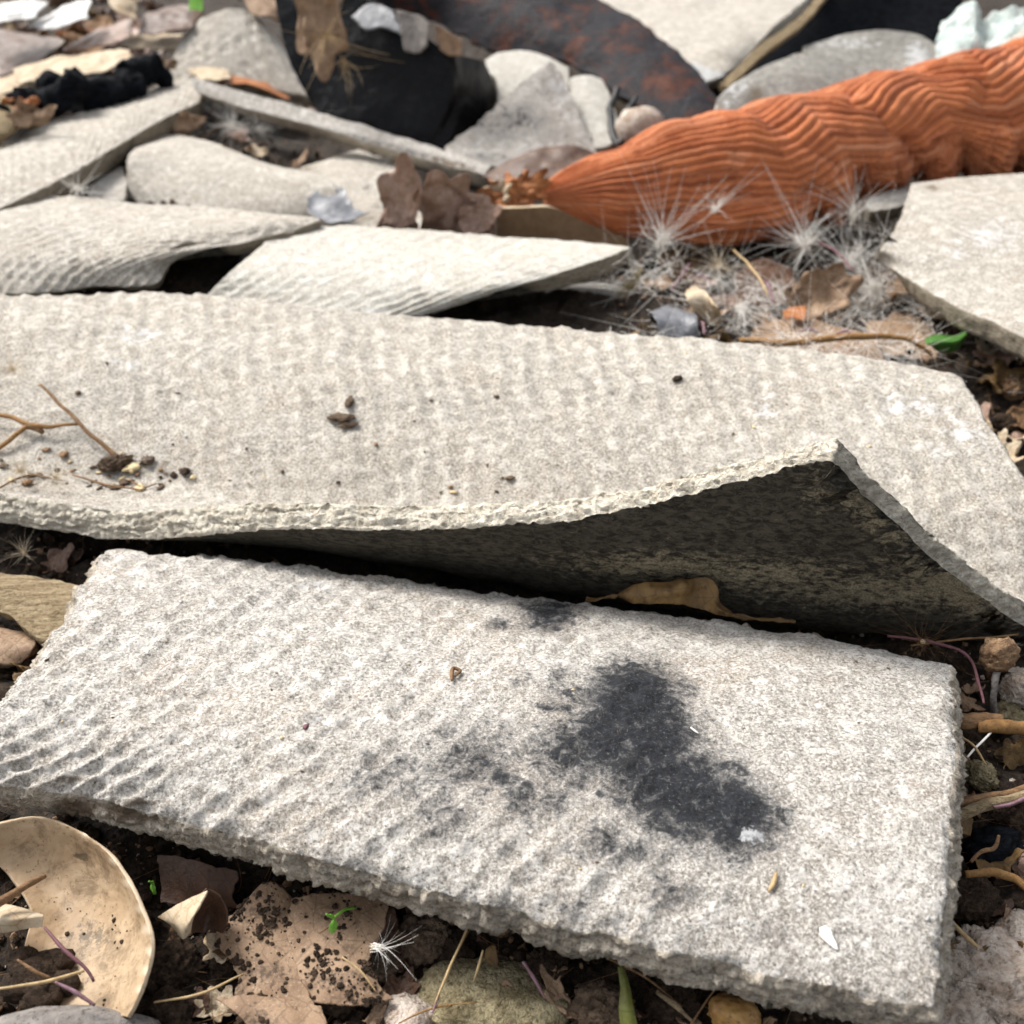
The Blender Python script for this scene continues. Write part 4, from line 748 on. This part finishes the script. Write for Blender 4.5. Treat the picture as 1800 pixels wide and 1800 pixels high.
tube('seed', lay('front', [(1350, 1572), (1358, 1555), (1365, 1536)], .04), [.015, .035, .035, .02], 'straw', 9, 6, label='slim golden seed lying on the soot-stained sheet', cat='seed')
leafy('seed_wing', [lay('front', [(1438, 1635), (1450, 1632), (1460, 1645)], .06), lay('front', [(1445, 1655), (1458, 1658), (1468, 1660)], .05), lay('front', [(1466, 1672), (1470, 1673), (1475, 1674)], .04)], 'hair', 'white winged seed near the front edge of the soot-stained sheet', .02, .0, .01, 14, 12, cat='seed')
tube('curled_husk', lay('front', [(796, 1202), (794, 1188), (800, 1181), (808, 1184), (803, 1194)], .06), [.02, .035, .035, .03, .02], 'twig', 20, 6, label='tiny hooked husk on the soot-stained sheet', cat='husk')
tube('white_thread', lay('front', [(1212, 1281), (1220, 1288), (1228, 1293)], .04), [.015, .02, .01], 'hair', 10, 5, label='tiny white thread beside the soot stain', cat='thread')
tube('twig', [on('lifted', 76, 710) + [0, 0, .5], on('lifted', 120, 748) + [0, 0, .45], on('lifted', 165, 780) + [0, 0, .3], on('lifted', 206, 808) + [0, 0, .15]], [.035, .045, .05, .06], 'twig', 24, 7, .01, label='thin straight twig slanting down to the soil lump on the largest sheet', cat='twig')
e = empty('forked_straw', on('lifted', 60, 765), 'orange forked straw on the largest sheet', 'straw')
L_ = lambda *p: [on('lifted', max(x, -140), y) + [0, 0, h] for x, y, h in p]
tube('stem', L_((-40, 742, .35), (20, 752, .3), (60, 764, .25), (140, 765, .25)), [.05, .06, .06, .03], 'straw_orange', 24, 7, .01, parent=e)
tube('branch', L_((-40, 815, .1), (10, 795, .2), (45, 775, .25), (62, 765, .25)), [.05, .06, .06, .06], 'straw_orange', 24, 7, .01, parent=e)
tube('node', L_((44, 768, .25), (60, 768, .22), (75, 772, .15)), [.05, .1, .05], 'twig', 12, 7, .02, parent=e)
for i, pts in enumerate([((130, 840), (200, 858), (250, 868)), ((230, 850), (255, 862), (275, 855)), ((0, 862), (60, 842), (110, 850))]):
    tube('rootlet', [on('lifted', x, y) + [0, 0, .07] for x, y in pts], [.02, .03, .015], 'twig', 14, 5, label='thin reddish rootlet in the hollow of the largest sheet', cat='rootlet', group='rootlets in the hollow of the largest sheet')
leafy('dry_leaf', [[V(1030, 1044, 17.75), V(1090, 1040, 17.6), V(1150, 1030, 17.5), V(1200, 1015, 17.45), V(1256, 1022, 17.4), V(1282, 1064, 17.2), V(1330, 1078, 17.05), V(1398, 1089, 16.9)],
    [V(1030, 1047, 17.7), V(1090, 1047, 17.5), V(1150, 1043, 17.3), V(1200, 1040, 17.15), V(1232, 1044, 17.3), V(1272, 1076, 17.0), V(1330, 1082, 16.98), V(1400, 1092, 16.85)],
    [V(1030, 1051, 17.6), V(1090, 1055, 17.5), V(1150, 1060, 17.25), V(1196, 1066, 17.1), V(1240, 1076, 17.15), V(1272, 1088, 17.0), V(1330, 1088, 16.93), V(1400, 1096, 16.8)]],
    'leaf_ochre', 'wavy ochre leaf squeezed under the curled-up corner', .025, .09, .2, 140, 40, wobf=1.6, ragf=2.4)

# ------------------------------------------------------------------ left edge
sheet('wood_chip', [rw(1.15, (-80, 1000), (0, 1008), (90, 1018), (150, 1034)), rw(1.2, (-80, 1035), (0, 1040), (80, 1062), (130, 1075)), rw(1.0, (-80, 1060), (0, 1074), (40, 1100), (82, 1128))],
    'weathered pale wood chip poking out from the soot-stained sheet', 'wood chip', .35, 90, 50, ('wood',) * 3, rag=.1, wob=.05, rough=.02)
sheet('wood_chip', [rw(.6, (-60, 1098), (10, 1110), (70, 1118)), rw(.7, (-60, 1135), (0, 1140), (62, 1140)), rw(.5, (-60, 1170), (0, 1172), (40, 1165))], 'brown splintered wood chip below the pale wood chip', 'wood chip', .3, 50, 30, ('leaf_tan',) * 3, rag=.2, wob=.1)
# ------------------------------------------------------------------ front left: shell, leaves, seedlings
def rz(*p): return [G(a, b, z) for a, b, z in p]
sheet('nut_shell', [rz((-70, 1480, 1.25), (0, 1450, 1.4), (65, 1438, 1.45), (115, 1450, 1.42), (150, 1464, 1.38)),
    rz((-30, 1500, .95), (40, 1490, .95), (100, 1492, .95), (160, 1500, 1.1), (200, 1512, 1.36)),
    rz((22, 1545, .7), (85, 1555, .55), (140, 1565, .55), (205, 1575, .8), (246, 1596, 1.25)),
    rz((55, 1610, .55), (110, 1625, .38), (165, 1640, .42), (225, 1652, .75), (265, 1672, 1.1)),
    rz((40, 1680, .42), (100, 1690, .32), (160, 1705, .38), (215, 1718, .65), (247, 1740, .9)),
    rz((70, 1770, .3), (120, 1780, .3), (165, 1785, .4), (205, 1785, .55), (225, 1790, .7))],
    'pale tan broken nut shell, a hollow bowl before the soot-stained sheet', 'shell', .065, 130, 130, ('shell',) * 3, rag=.05, rough=.01, walls=4, lam=.01,
    marks=[(160, 1640, 70, 45, 2, .55), (70, 1720, 110, 50, 2, .6), (140, 1505, 22, 8, 2, .9, 15)] + [(x, y, 9, 9, 1, 1.0) for x, y in ((150, 1464), (200, 1512), (225, 1552), (246, 1596), (257, 1634), (265, 1672), (258, 1706), (247, 1740))],
    edge_marks=[(200, 1550, 300, 300, 1, .8)], key='shell')
leafy('shell_flap', [rz((-40, 1588, 1.0), (20, 1590, 1.0), (60, 1600, .95)), rz((-40, 1615, 1.1), (30, 1618, 1.15), (80, 1610, 1.0)), rz((-40, 1645, .9), (20, 1640, .9), (72, 1632, .9))], 'leaf_cream', 'cream papery flap inside the broken nut shell', .05, .06, .08, cat='husk')
tube('twig', [G(-60, 1618, 1.5), G(0, 1582, 1.4), G(40, 1558, 1.3), G(78, 1540, 1.15)], [.07, .07, .06, .03], 'twig', 24, 7, .015, label='pointed brown twig stuck into the nut shell', cat='twig')
for x, y, r in ((60, 1720, .35), (95, 1700, .28), (30, 1745, .4), (110, 1735, .25), (75, 1760, .3), (15, 1700, .22)):
    blob('soil_clod', on('shell', x, y) + [0, 0, .1], (r, r * .8, r * .6), 'crumb', 3, .5, 1.4, label={.35: 'rounded', .28: 'middling', .4: 'biggest', .25: 'small', .22: 'smallest', .3: 'lumpy'}[r] + ' dark soil clod lying inside the nut shell', cat='clod', group='soil clods in the nut shell')
for i, (pts, mat, lab) in enumerate([(((78, 1632), (120, 1680), (150, 1705), (165, 1730)), 'plum', 'plum stem arching over the nut shell'), (((95, 1730), (130, 1750), (165, 1770)), 'purple', 'thick lilac stem at the bottom of the nut shell'), (((-20, 1738), (60, 1735), (145, 1712)), 'straw', 'straw stem lying across the soil in the shell'), (((30, 1690), (60, 1715), (85, 1725)), 'twig', 'short brown rootlet among the clods in the shell')]):
    tube('stem', [G(x, y, 1.1 - .1 * k) for k, (x, y) in enumerate(pts)], [.018, .03, .022], mat, 20, 6, .008, label=lab, cat='stem')
leafy('dry_leaf', [rz((398, 1612, .5), (440, 1575, .75), (480, 1560, .8), (520, 1575, .6)), rz((376, 1655, .45), (430, 1650, .5), (480, 1640, .5), (520, 1640, .5)), rz((415, 1705, .4), (450, 1700, .45), (500, 1710, .4), (530, 1700, .4)), rz((395, 1780, .35), (450, 1790, .4), (520, 1800, .35), (560, 1800, .3))], 'leaf_tan', 'torn soil-caked brown leaf before the soot-stained sheet', .03, .22, .18, 90, 80, marks=[(430, 1600, 40, 30, 2, .6), (480, 1710, 60, 40, 2, .6), (420, 1750, 50, 30, 2, .5)], key='torn')
leafy('dry_leaf', [rz((500, 1580, .6), (570, 1568, .7), (640, 1565, .75), (684, 1570, .7)), rz((500, 1640, .5), (560, 1640, .6), (620, 1650, .65), (676, 1650, .6)), rz((520, 1700, .45), (560, 1710, .5), (620, 1725, .55), (655, 1700, .6)), rz((540, 1760, .35), (600, 1770, .4), (640, 1770, .4), (690, 1760, .4))], 'leaf_tan', 'smooth greyish-brown leaf beneath the green seedling', .03, .15, .14, 90, 80, marks=[(590, 1720, 60, 30, 2, .6)], key='smooth')
leafy('dry_leaf', [rz((276, 1612, .7), (318, 1585, 1.1), (362, 1562, 1.35)), rz((300, 1625, .75), (330, 1622, 1.15), (345, 1600, 1.35)), rz((316, 1645, .6), (326, 1650, .8), (332, 1640, .95))], 'leaf_cream', 'lit tan flap of the curled leaf by the nut shell', .03, .04, .05)  # light on this side of the leaf is put into the pale colour
leafy('dry_leaf', [rz((360, 1562, 1.3), (385, 1575, 1.1), (400, 1600, .9)), rz((340, 1600, 1.1), (370, 1610, .6), (398, 1625, .7)), rz((330, 1640, .9), (360, 1640, .4), (392, 1640, .5))], 'leaf_dark', 'dark inner side of the curled leaf by the nut shell', .03, .04, .05)  # shade inside the curl is put into the dark colour
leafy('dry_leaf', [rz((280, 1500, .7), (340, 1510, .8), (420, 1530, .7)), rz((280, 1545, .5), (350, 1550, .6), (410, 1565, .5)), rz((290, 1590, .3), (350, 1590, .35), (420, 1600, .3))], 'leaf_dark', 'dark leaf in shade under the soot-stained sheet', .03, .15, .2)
leafy('dry_leaf', [rz((380, 1760, .4), (480, 1750, .5), (560, 1760, .5)), rz((430, 1800, .4), (500, 1800, .5), (580, 1805, .4)), rz((440, 1850, .3), (500, 1850, .3), (600, 1850, .3))], 'leaf_tan', 'tan leaf lapping the bottom of the soil-caked leaf', .03, .15, .15, marks=[(450, 1790, 60, 30, 2, .6)])
def seedling(base, top, leaves, label):
    e = empty('seedling', base, label, 'seedling', None)
    tube('stem', [base, (np.asarray(base) + top) / 2 + [0, 0, .06], top], [.025, .022, .018], 'seedling', 14, 6, parent=e)
    for (dx, dz, w) in leaves:
        d = np.array([dx, -.06, dz]); L = np.linalg.norm(d); s = nrm(np.cross(d, [0, .8, .6])) * w
        rows = [[top + d * f - s * k, top + d * f + [0, -.02, .01], top + d * f + s * k] for f, k in ((0, .25), (.3, .85), (.6, 1.0), (.85, .7), (1.0, .15))]
        leafy('leaf', rows, 'seedling', None, .02, .0, .005, 14, 16, cat=None, parent=e)
seedling(G(625, 1598, .75), G(588, 1616, 1.05), [(-.09, .20, .055), (-.05, -.24, .06)], 'green seedling with two long leaves on the greyish-brown leaf')
seedling(G(272, 1570, .6), G(268, 1553, .8), [(.0, .13, .045), (.01, -.12, .045)], 'small green seedling beside the rim of the nut shell')
blob('stone', G(90, 1835, .35), (1.5, .45, .42), 'stone_grey', 4, .2, 1.2, .1, label='flat grey stone at the foot of the nut shell', cat='stone')
blob('stone', G(860, 1775, -.02), (1.15, .8, .4), 'stone_moss', 4, .3, 1.6, -.1, label='mossy beige stone under the front edge of the soot-stained sheet', cat='stone')
blob('stone', G(715, 1800, .05), (.42, .42, .3), 'stone_pale', 4, .3, 1.6, .3, label='pinkish pale stone beside the mossy stone', cat='stone')
for x, y, r, lab in ((740, 1650, .42, 'rust-brown soil clod under the soot-stained sheet'), (800, 1670, .32, 'dark round soil clod behind the pale straws'), (665, 1700, .3, 'small soil clod by the white thistle wisp'), (600, 1745, .36, 'crumbly soil clod on the greyish-brown leaf'), (300, 1700, .4, 'black soil clod between nut shell and torn leaf'), (290, 1790, .4, 'black soil clod at the foot of the nut shell'), (960, 1700, .35, 'dark clod above the mossy stone'), (1060, 1780, .45, 'reddish-brown soil clod beside the olive leaf'), (1180, 1760, .4, 'dark soil clod between olive leaf and amber pebble'), (400, 1690, .25, 'small black clod at the torn leaf')):
    blob('soil_clod', GG(x, y, r * .3), (r, r * .9, r * .75), 'crumb' if 'black' in lab or 'dark' in lab else 'clod', 5, .5, 1.7, random.random() * 6, label=lab, cat='clod')
blob('pebble', G(1290, 1782, .55), (.36, .26, .24), 'stone_amber', 4, .3, 1.3, -.2, label='amber pebble under the front edge of the soot-stained sheet', cat='pebble')
leafy('olive_leaf', [rz((1086, 1700, .9), (1092, 1698, .92), (1096, 1700, .9)), rz((1090, 1735, .8), (1100, 1732, .85), (1108, 1735, .8)), rz((1088, 1770, .7), (1104, 1768, .75), (1114, 1772, .7)), rz((1092, 1815, .5), (1110, 1815, .55), (1124, 1815, .5))], 'olive', 'narrow olive-green leaf under the front edge of the soot-stained sheet', .03, .01, .03, 20, 40)
for i, (pts, z0, z1, rr, mat, lab) in enumerate([
    (((820, 1632), (795, 1700), (765, 1765)), 1.0, .6, .035, 'straw', 'straight pale straw leaning on the mossy stone'),
    (((850, 1670), (840, 1705), (832, 1725)), .9, .6, .03, 'straw', 'short pale straw beside the straight one'),
    (((920, 1690), (940, 1720), (958, 1755)), .8, .5, .05, 'purple', 'lilac bract lying on the mossy stone'),
    (((760, 1780), (768, 1760), (775, 1735)), .6, .5, .03, 'purple', 'thin lilac thread at the bottom beside the pale stone'),
    (((600, 1685), (640, 1715), (662, 1745)), .8, .6, .03, 'straw', 'bent pale straw over the greyish-brown leaf'),
    (((1060, 1680), (1090, 1695), (1130, 1715), (1200, 1770)), .9, .5, .035, 'twig', 'dark rootlet trailing past the olive leaf'),
    (((1150, 1740), (1190, 1770), (1220, 1800)), .6, .5, .07, 'wood', 'grey flat stick beside the amber pebble'),
    (((270, 1760), (350, 1745), (430, 1710)), .55, .5, .035, 'straw', 'pale straw crossing the black soil by the shell'),
    (((560, 1640), (600, 1620), (612, 1660)), .7, .6, .018, 'twig', 'hair-thin root looping under the seedling'),
    (((700, 1800), (760, 1770), (840, 1760)), .5, .55, .03, 'straw_orange', 'orange straw lying on the pale stone'),
    (((1215, 1800), (1250, 1750), (1262, 1735)), .5, .8, .025, 'twig', 'thin root by the amber pebble')]):
    tube('straw' if 'straw' in lab else 'stem', [G(x, y, z0 + (z1 - z0) * k / (len(pts) - 1)) for k, (x, y) in enumerate(pts)], [rr * .45, rr * .62, rr * .3], mat, 20, 6, rr * .2, label=lab, cat='straw' if 'straw' in lab else 'stem')
thistle(G(655, 1665, .85), .55, 16, (.9, -.2, .2), 'white thistle wisp on the greyish-brown leaf', .35, 'hair', 400, r=.007)

# ------------------------------------------------------------------ right edge
e = empty('dried_flower', GG(1745, 1255), 'round brown seed head on a short stalk right of the soot-stained sheet', 'seed head')
P, F = blob_mesh(G(1757, 1150, 1.3), (.33, .3, .33), 4, .4, 1.6, 33); mk('head', P, F, 'nut', parent=e)
tube('stalk', [G(1753, 1180, 1.1), G(1748, 1225, .7), GG(1745, 1262)], [.07, .06, .06], 'stone_grey', 16, 7, .015, parent=e)
for i, (pts, z, rr, mat, lab) in enumerate([
    (((1640, 1250), (1690, 1254), (1735, 1258), (1762, 1262)), .9, .15, 'twig', 'stout short twig sticking out beside the soot-stained sheet'),
    (((1722, 1275), (1770, 1280), (1830, 1276)), .8, .12, 'straw_orange', 'splintered orange stick below the stout twig'),
    (((1640, 1455), (1690, 1425), (1740, 1410), (1830, 1385)), .9, .09, 'wood', 'pale woody stalk right of the soot-stained sheet'),
    (((1650, 1430), (1720, 1405), (1830, 1375)), .8, .07, 'twig', 'brown stalk running beside the pale woody stalk'),
    (((1690, 1536), (1740, 1530), (1780, 1542), (1830, 1575)), .7, .06, 'straw_orange', 'curved orange root above the pale stones'),
    (((1712, 1515), (1728, 1497), (1750, 1488), (1756, 1468)), .8, .035, 'twig', 'small reddish hooked root over the charcoal'),
    (((1655, 1600), (1690, 1640), (1720, 1665)), .6, .03, 'straw', 'thin straw by the pale stones'),
    (((1560, 1118), (1640, 1130), (1700, 1150), (1722, 1200), (1730, 1235)), 1.3, .03, 'plum', 'plum stem bending down towards the stout twig'),
    (((1600, 1135), (1680, 1125), (1790, 1115)), 1.2, .02, 'twig', 'thin brown stem behind the seed head'),
    (((1700, 1330), (1740, 1290), (1760, 1262)), .7, .02, 'hair', 'white thread hanging by the orange stick'),
    (((1670, 1285), (1720, 1320), (1735, 1345)), .7, .02, 'straw', 'bent thread under the stout twig'),
    (((1745, 1420), (1790, 1405), (1830, 1370)), .9, .03, 'purple', 'lilac stem over the woody stalks')]):
    tube('stick' if 'stick' in lab or 'twig' in lab or 'stalk' in lab else 'stem', [G(x, y, z + .06 * math.sin(k * 2)) for k, (x, y) in enumerate(pts)], [rr * .9, rr, rr * 1.05, rr * .8], mat, 30, 8, rr * .25, 3.0, label=lab, cat='stick' if rr > .06 else 'stem')
leafy('dry_leaf', [rz((1668, 1440, .7), (1690, 1425, .8), (1712, 1440, .7)), rz((1668, 1470, .5), (1685, 1465, .6), (1705, 1470, .5))], 'leaf_ochre', 'small crumpled ochre leaf at the woody stalks', .03, .1, .12, 30, 24)
blob('charcoal_piece', GG(1745, 1490, .1), (.5, .4, .32), 'char', 4, .4, 1.5, .4, label='black charcoal lump right of the soot-stained sheet', cat='charcoal')
for x, y, r, mat, lab in ((1745, 1715, (.75, .75, .42), 'stone_pale', 'largest pale stone at the corner of the soot-stained sheet'), (1690, 1775, (.55, .5, .4), 'stone_pale', 'tan stone touching the corner of the soot-stained sheet'), (1790, 1640, (.42, .3, .25), 'stone_pale', 'small pale stone above the largest pale stone'), (1795, 1210, (.4, .4, .35), 'stone_pale', 'white stone beside the seed head'), (1770, 1260, (.35, .3, .22), 'stone_moss', 'mossy clod behind the orange stick'), (1725, 1365, (.3, .28, .22), 'stone_moss', 'greyish clod below the orange stick'), (1700, 1580, (.5, .4, .3), 'crumb', 'dark soil clod above the pale stones'), (1780, 1440, (.4, .35, .3), 'crumb', 'dark soil clod under the woody stalks'), (1700, 1310, (.35, .3, .22), 'crumb', 'soil clod under the stout twig'), (1778, 680, (.5, .4, .35), 'nut', 'pinkish-brown nut beside the right end of the largest sheet'), (1787, 772, (.28, .2, .2), 'leaf_pink', 'small pink pebble beside the right end of the largest sheet'), (1770, 745, (.4, .35, .25), 'crumb', 'dark clod behind the right end of the largest sheet'), (1430, 390, (.9, .7, .6), 'crumb', 'dark soil lump under the orange cloth')):
    blob('pebble' if 'pebble' in lab else 'nut' if ' nut' in lab else 'soil_clod' if 'clod' in lab or 'lump' in lab else 'stone', GG(x, y, r[2] * .35), r, mat, 5, .4, 1.6, random.random() * 6, label=lab, cat='pebble' if 'pebble' in lab else 'nut' if ' nut' in lab else 'clod' if 'clod' in lab or 'lump' in lab else 'stone')

# ------------------------------------------------------------------ scattered scraps (each a thing), crumbs and rootlets (uncountable)
PM = ('leaf_tan', 'leaf_dark', 'leaf_tan', 'leaf_pink', 'leaf_dark', 'leaf_ochre', 'leaf_tan', 'leaf_cream', 'leaf_dark', 'twig', 'leaf_dark', 'leaf_ochre')
PN = {'leaf_tan': 'tan', 'leaf_dark': 'dark brown', 'leaf_pink': 'pinkish', 'leaf_ochre': 'ochre', 'leaf_cream': 'cream', 'twig': 'bark-brown'}
protos = {}
def scatter_leaf(p, sc, k, where, grp, rng_):
    if k not in protos:
        w = RNG.uniform(.5, 1.0); h = RNG.uniform(.35, .75)
        protos[k] = o = lobed('leaf_fragment', (0, 60, 0), (w, 0, 0), (0, h, 0), 'x', PM[k], int(RNG.integers(2, 7)), .3, RNG.uniform(.2, .6), 50 + k, wob=.4)
    else:
        o = protos[k].copy(); COL.objects.link(o)
    q_ = (sc - rng_[0]) / (rng_[1] - rng_[0]); o['label'] = ('tiny ' if q_ < .33 else 'middling ' if q_ < .67 else 'larger ') + PN[PM[k]] + ' leaf fragment ' + where; o['group'] = grp
    o.location = np.asarray(p) * U; o.rotation_euler = (random.uniform(-.5, .5), random.uniform(-.5, .5), random.uniform(0, 6.28)); o.scale = (sc, sc, sc)
for n_, (x0, x1, y0, y1, s0, s1, wh) in ((40, (180, 1280, 1590, 1800, .22, .5, 'in the soil before the soot-stained sheet')), (26, (1680, 1800, 1130, 1800, .22, .5, 'in the soil right of the soot-stained sheet')), (34, (1080, 1700, 420, 620, .4, .9, 'in the litter before the orange cloth')),
        (12, (1705, 1800, 620, 830, .35, .7, 'at the right end of the largest sheet')), (22, (340, 560, 190, 300, .4, .8, 'in the soil pocket under the thin strip')), (34, (0, 300, 0, 130, .8, 2.0, 'in the litter behind the charred stick')), (16, (1100, 1260, 90, 230, .6, 1.2, 'under the end of the rusty bar')), (14, (0, 130, 965, 1230, .22, .45, 'around the weathered wood chips'))):
    for i in range(n_): scatter_leaf(GG(RNG.uniform(x0, x1), RNG.uniform(y0, y1), .1), RNG.uniform(s0, s1), int(RNG.integers(0, 12)), wh, 'leaf fragments ' + wh, (s0, s1))
def crumbs(name, n, area, rmin, rmax, mat, label, seed, up=0.0):
    rg = np.random.default_rng(seed); Vs, Fs, o = [], [], 0; v, f = ICO[1]
    c = np.concatenate([np.stack([rg.uniform(a, b, int(n * w)), rg.uniform(c_, d, int(n * w))], 1) for a, b, c_, d, w in area])
    z = ghm(c[:, 0], c[:, 1]) + up * rg.random(len(c)); r = rmin + (rmax - rmin) * rg.random(len(c))**3
    sc = rg.uniform(.6, 1.2, (len(c), 1, 3)); jit = 1 + .35 * rg.uniform(-1, 1, (len(c), len(v), 1))
    P = v[None] * sc * jit * r[:, None, None] + np.concatenate([c, (z + r * .3)[:, None]], 1)[:, None]
    F = f[None] + (np.arange(len(c)) * len(v))[:, None, None]
    mk(name, P.reshape(-1, 3), F.reshape(-1, 3), mat, smooth=False, kind='stuff', label=label)
AR = [(-8, 9, 5.5, 13, .42), (5, 12, 9, 22, .2), (3, 16, 25, 40, .2), (-12, -5, 12, 22, .08), (-16, 4, 38, 60, .1)]
AR = AR + [(-26, -8, 5, 45, .25), (9, 30, 5, 45, .3), (-30, 30, 55, 95, .25)]
crumbs('soil_crumbs', 7000, AR, .03, .17, 'crumb', 'loose dark soil crumbs between the sheets', 1)
rg = np.random.default_rng(12); Vs, Fs, o_ = [], [], 0
for key, n_ in (('torn', 420), ('smooth', 260), ('shell', 90)):
    S = SURF[key][0]; hot = rg.integers(0, S.shape[0], 7), rg.integers(0, S.shape[1], 7)
    for _ in range(n_):
        k = rg.integers(0, 7)
        i, j = (int(np.clip(hot[0][k] + rg.normal() * 7, 0, S.shape[0] - 1)), int(np.clip(hot[1][k] + rg.normal() * 8, 0, S.shape[1] - 1))) if rg.random() < .8 else (rg.integers(0, S.shape[0]), rg.integers(0, S.shape[1]))
        if key == 'shell' and i < 70: continue
        q_ = .010 + .045 * rg.random()**3; v, f = ICO[1]; Vs.append(v * (1 + .4 * rg.uniform(-1, 1, (len(v), 1))) * q_ * [1, 1, .7] + S[i, j] + [0, 0, q_ * .3]); Fs.append(f + o_); o_ += len(v)
mk('leaf_soil', np.concatenate(Vs), np.concatenate(Fs), 'crumb', smooth=False, kind='stuff', label='soil crumbs sprinkled over the torn leaves and the nut shell')
crumbs('pale_grit', 1100, AR, .02, .07, 'stone_pale', 'fine pale grit in the soil', 2)
crumbs('brown_crumbs', 2200, AR, .03, .12, 'nut', 'fine brown plant crumbs in the soil', 3)
rg = np.random.default_rng(5); n = 1500; cc = np.concatenate([np.stack([rg.uniform(a, b, int(n * w)), rg.uniform(c_, d, int(n * w))], 1) for a, b, c_, d, w in AR])
dd = rg.normal(size=(len(cc), 3)) * [1, 1, .25]
P, F = hair_mesh(np.concatenate([cc, (ghm(cc[:, 0], cc[:, 1]) + .08)[:, None]], 1), dd, rg.uniform(.3, 1.1, len(cc)), .011, .35, 5, 6); mk('root_hairs', P, F, 'twig', kind='stuff', label='fine brown root hairs in the soil')
N_ = 1300; cl = np.stack([rg.uniform(3.5, 14, 26), rg.uniform(28, 37.5, 26)], 1)[rg.integers(0, 26, N_)]; cc = cl + rg.normal(size=(N_, 2)) * .55; dd = rg.normal(size=(N_, 3)) * [1, 1, .5]
P, F = hair_mesh(np.concatenate([cc, (ghm(cc[:, 0], cc[:, 1]) + .35 + .9 * rg.random(N_))[:, None]], 1), dd, rg.uniform(.3, 1.5, N_), .008, .7, 7, 6); mk('seed_fluff', P, F, 'hair', kind='stuff', label='loose white seed fluff before the orange cloth')
for o in bpy.data.objects:
    if '_org' in o: del o['_org']
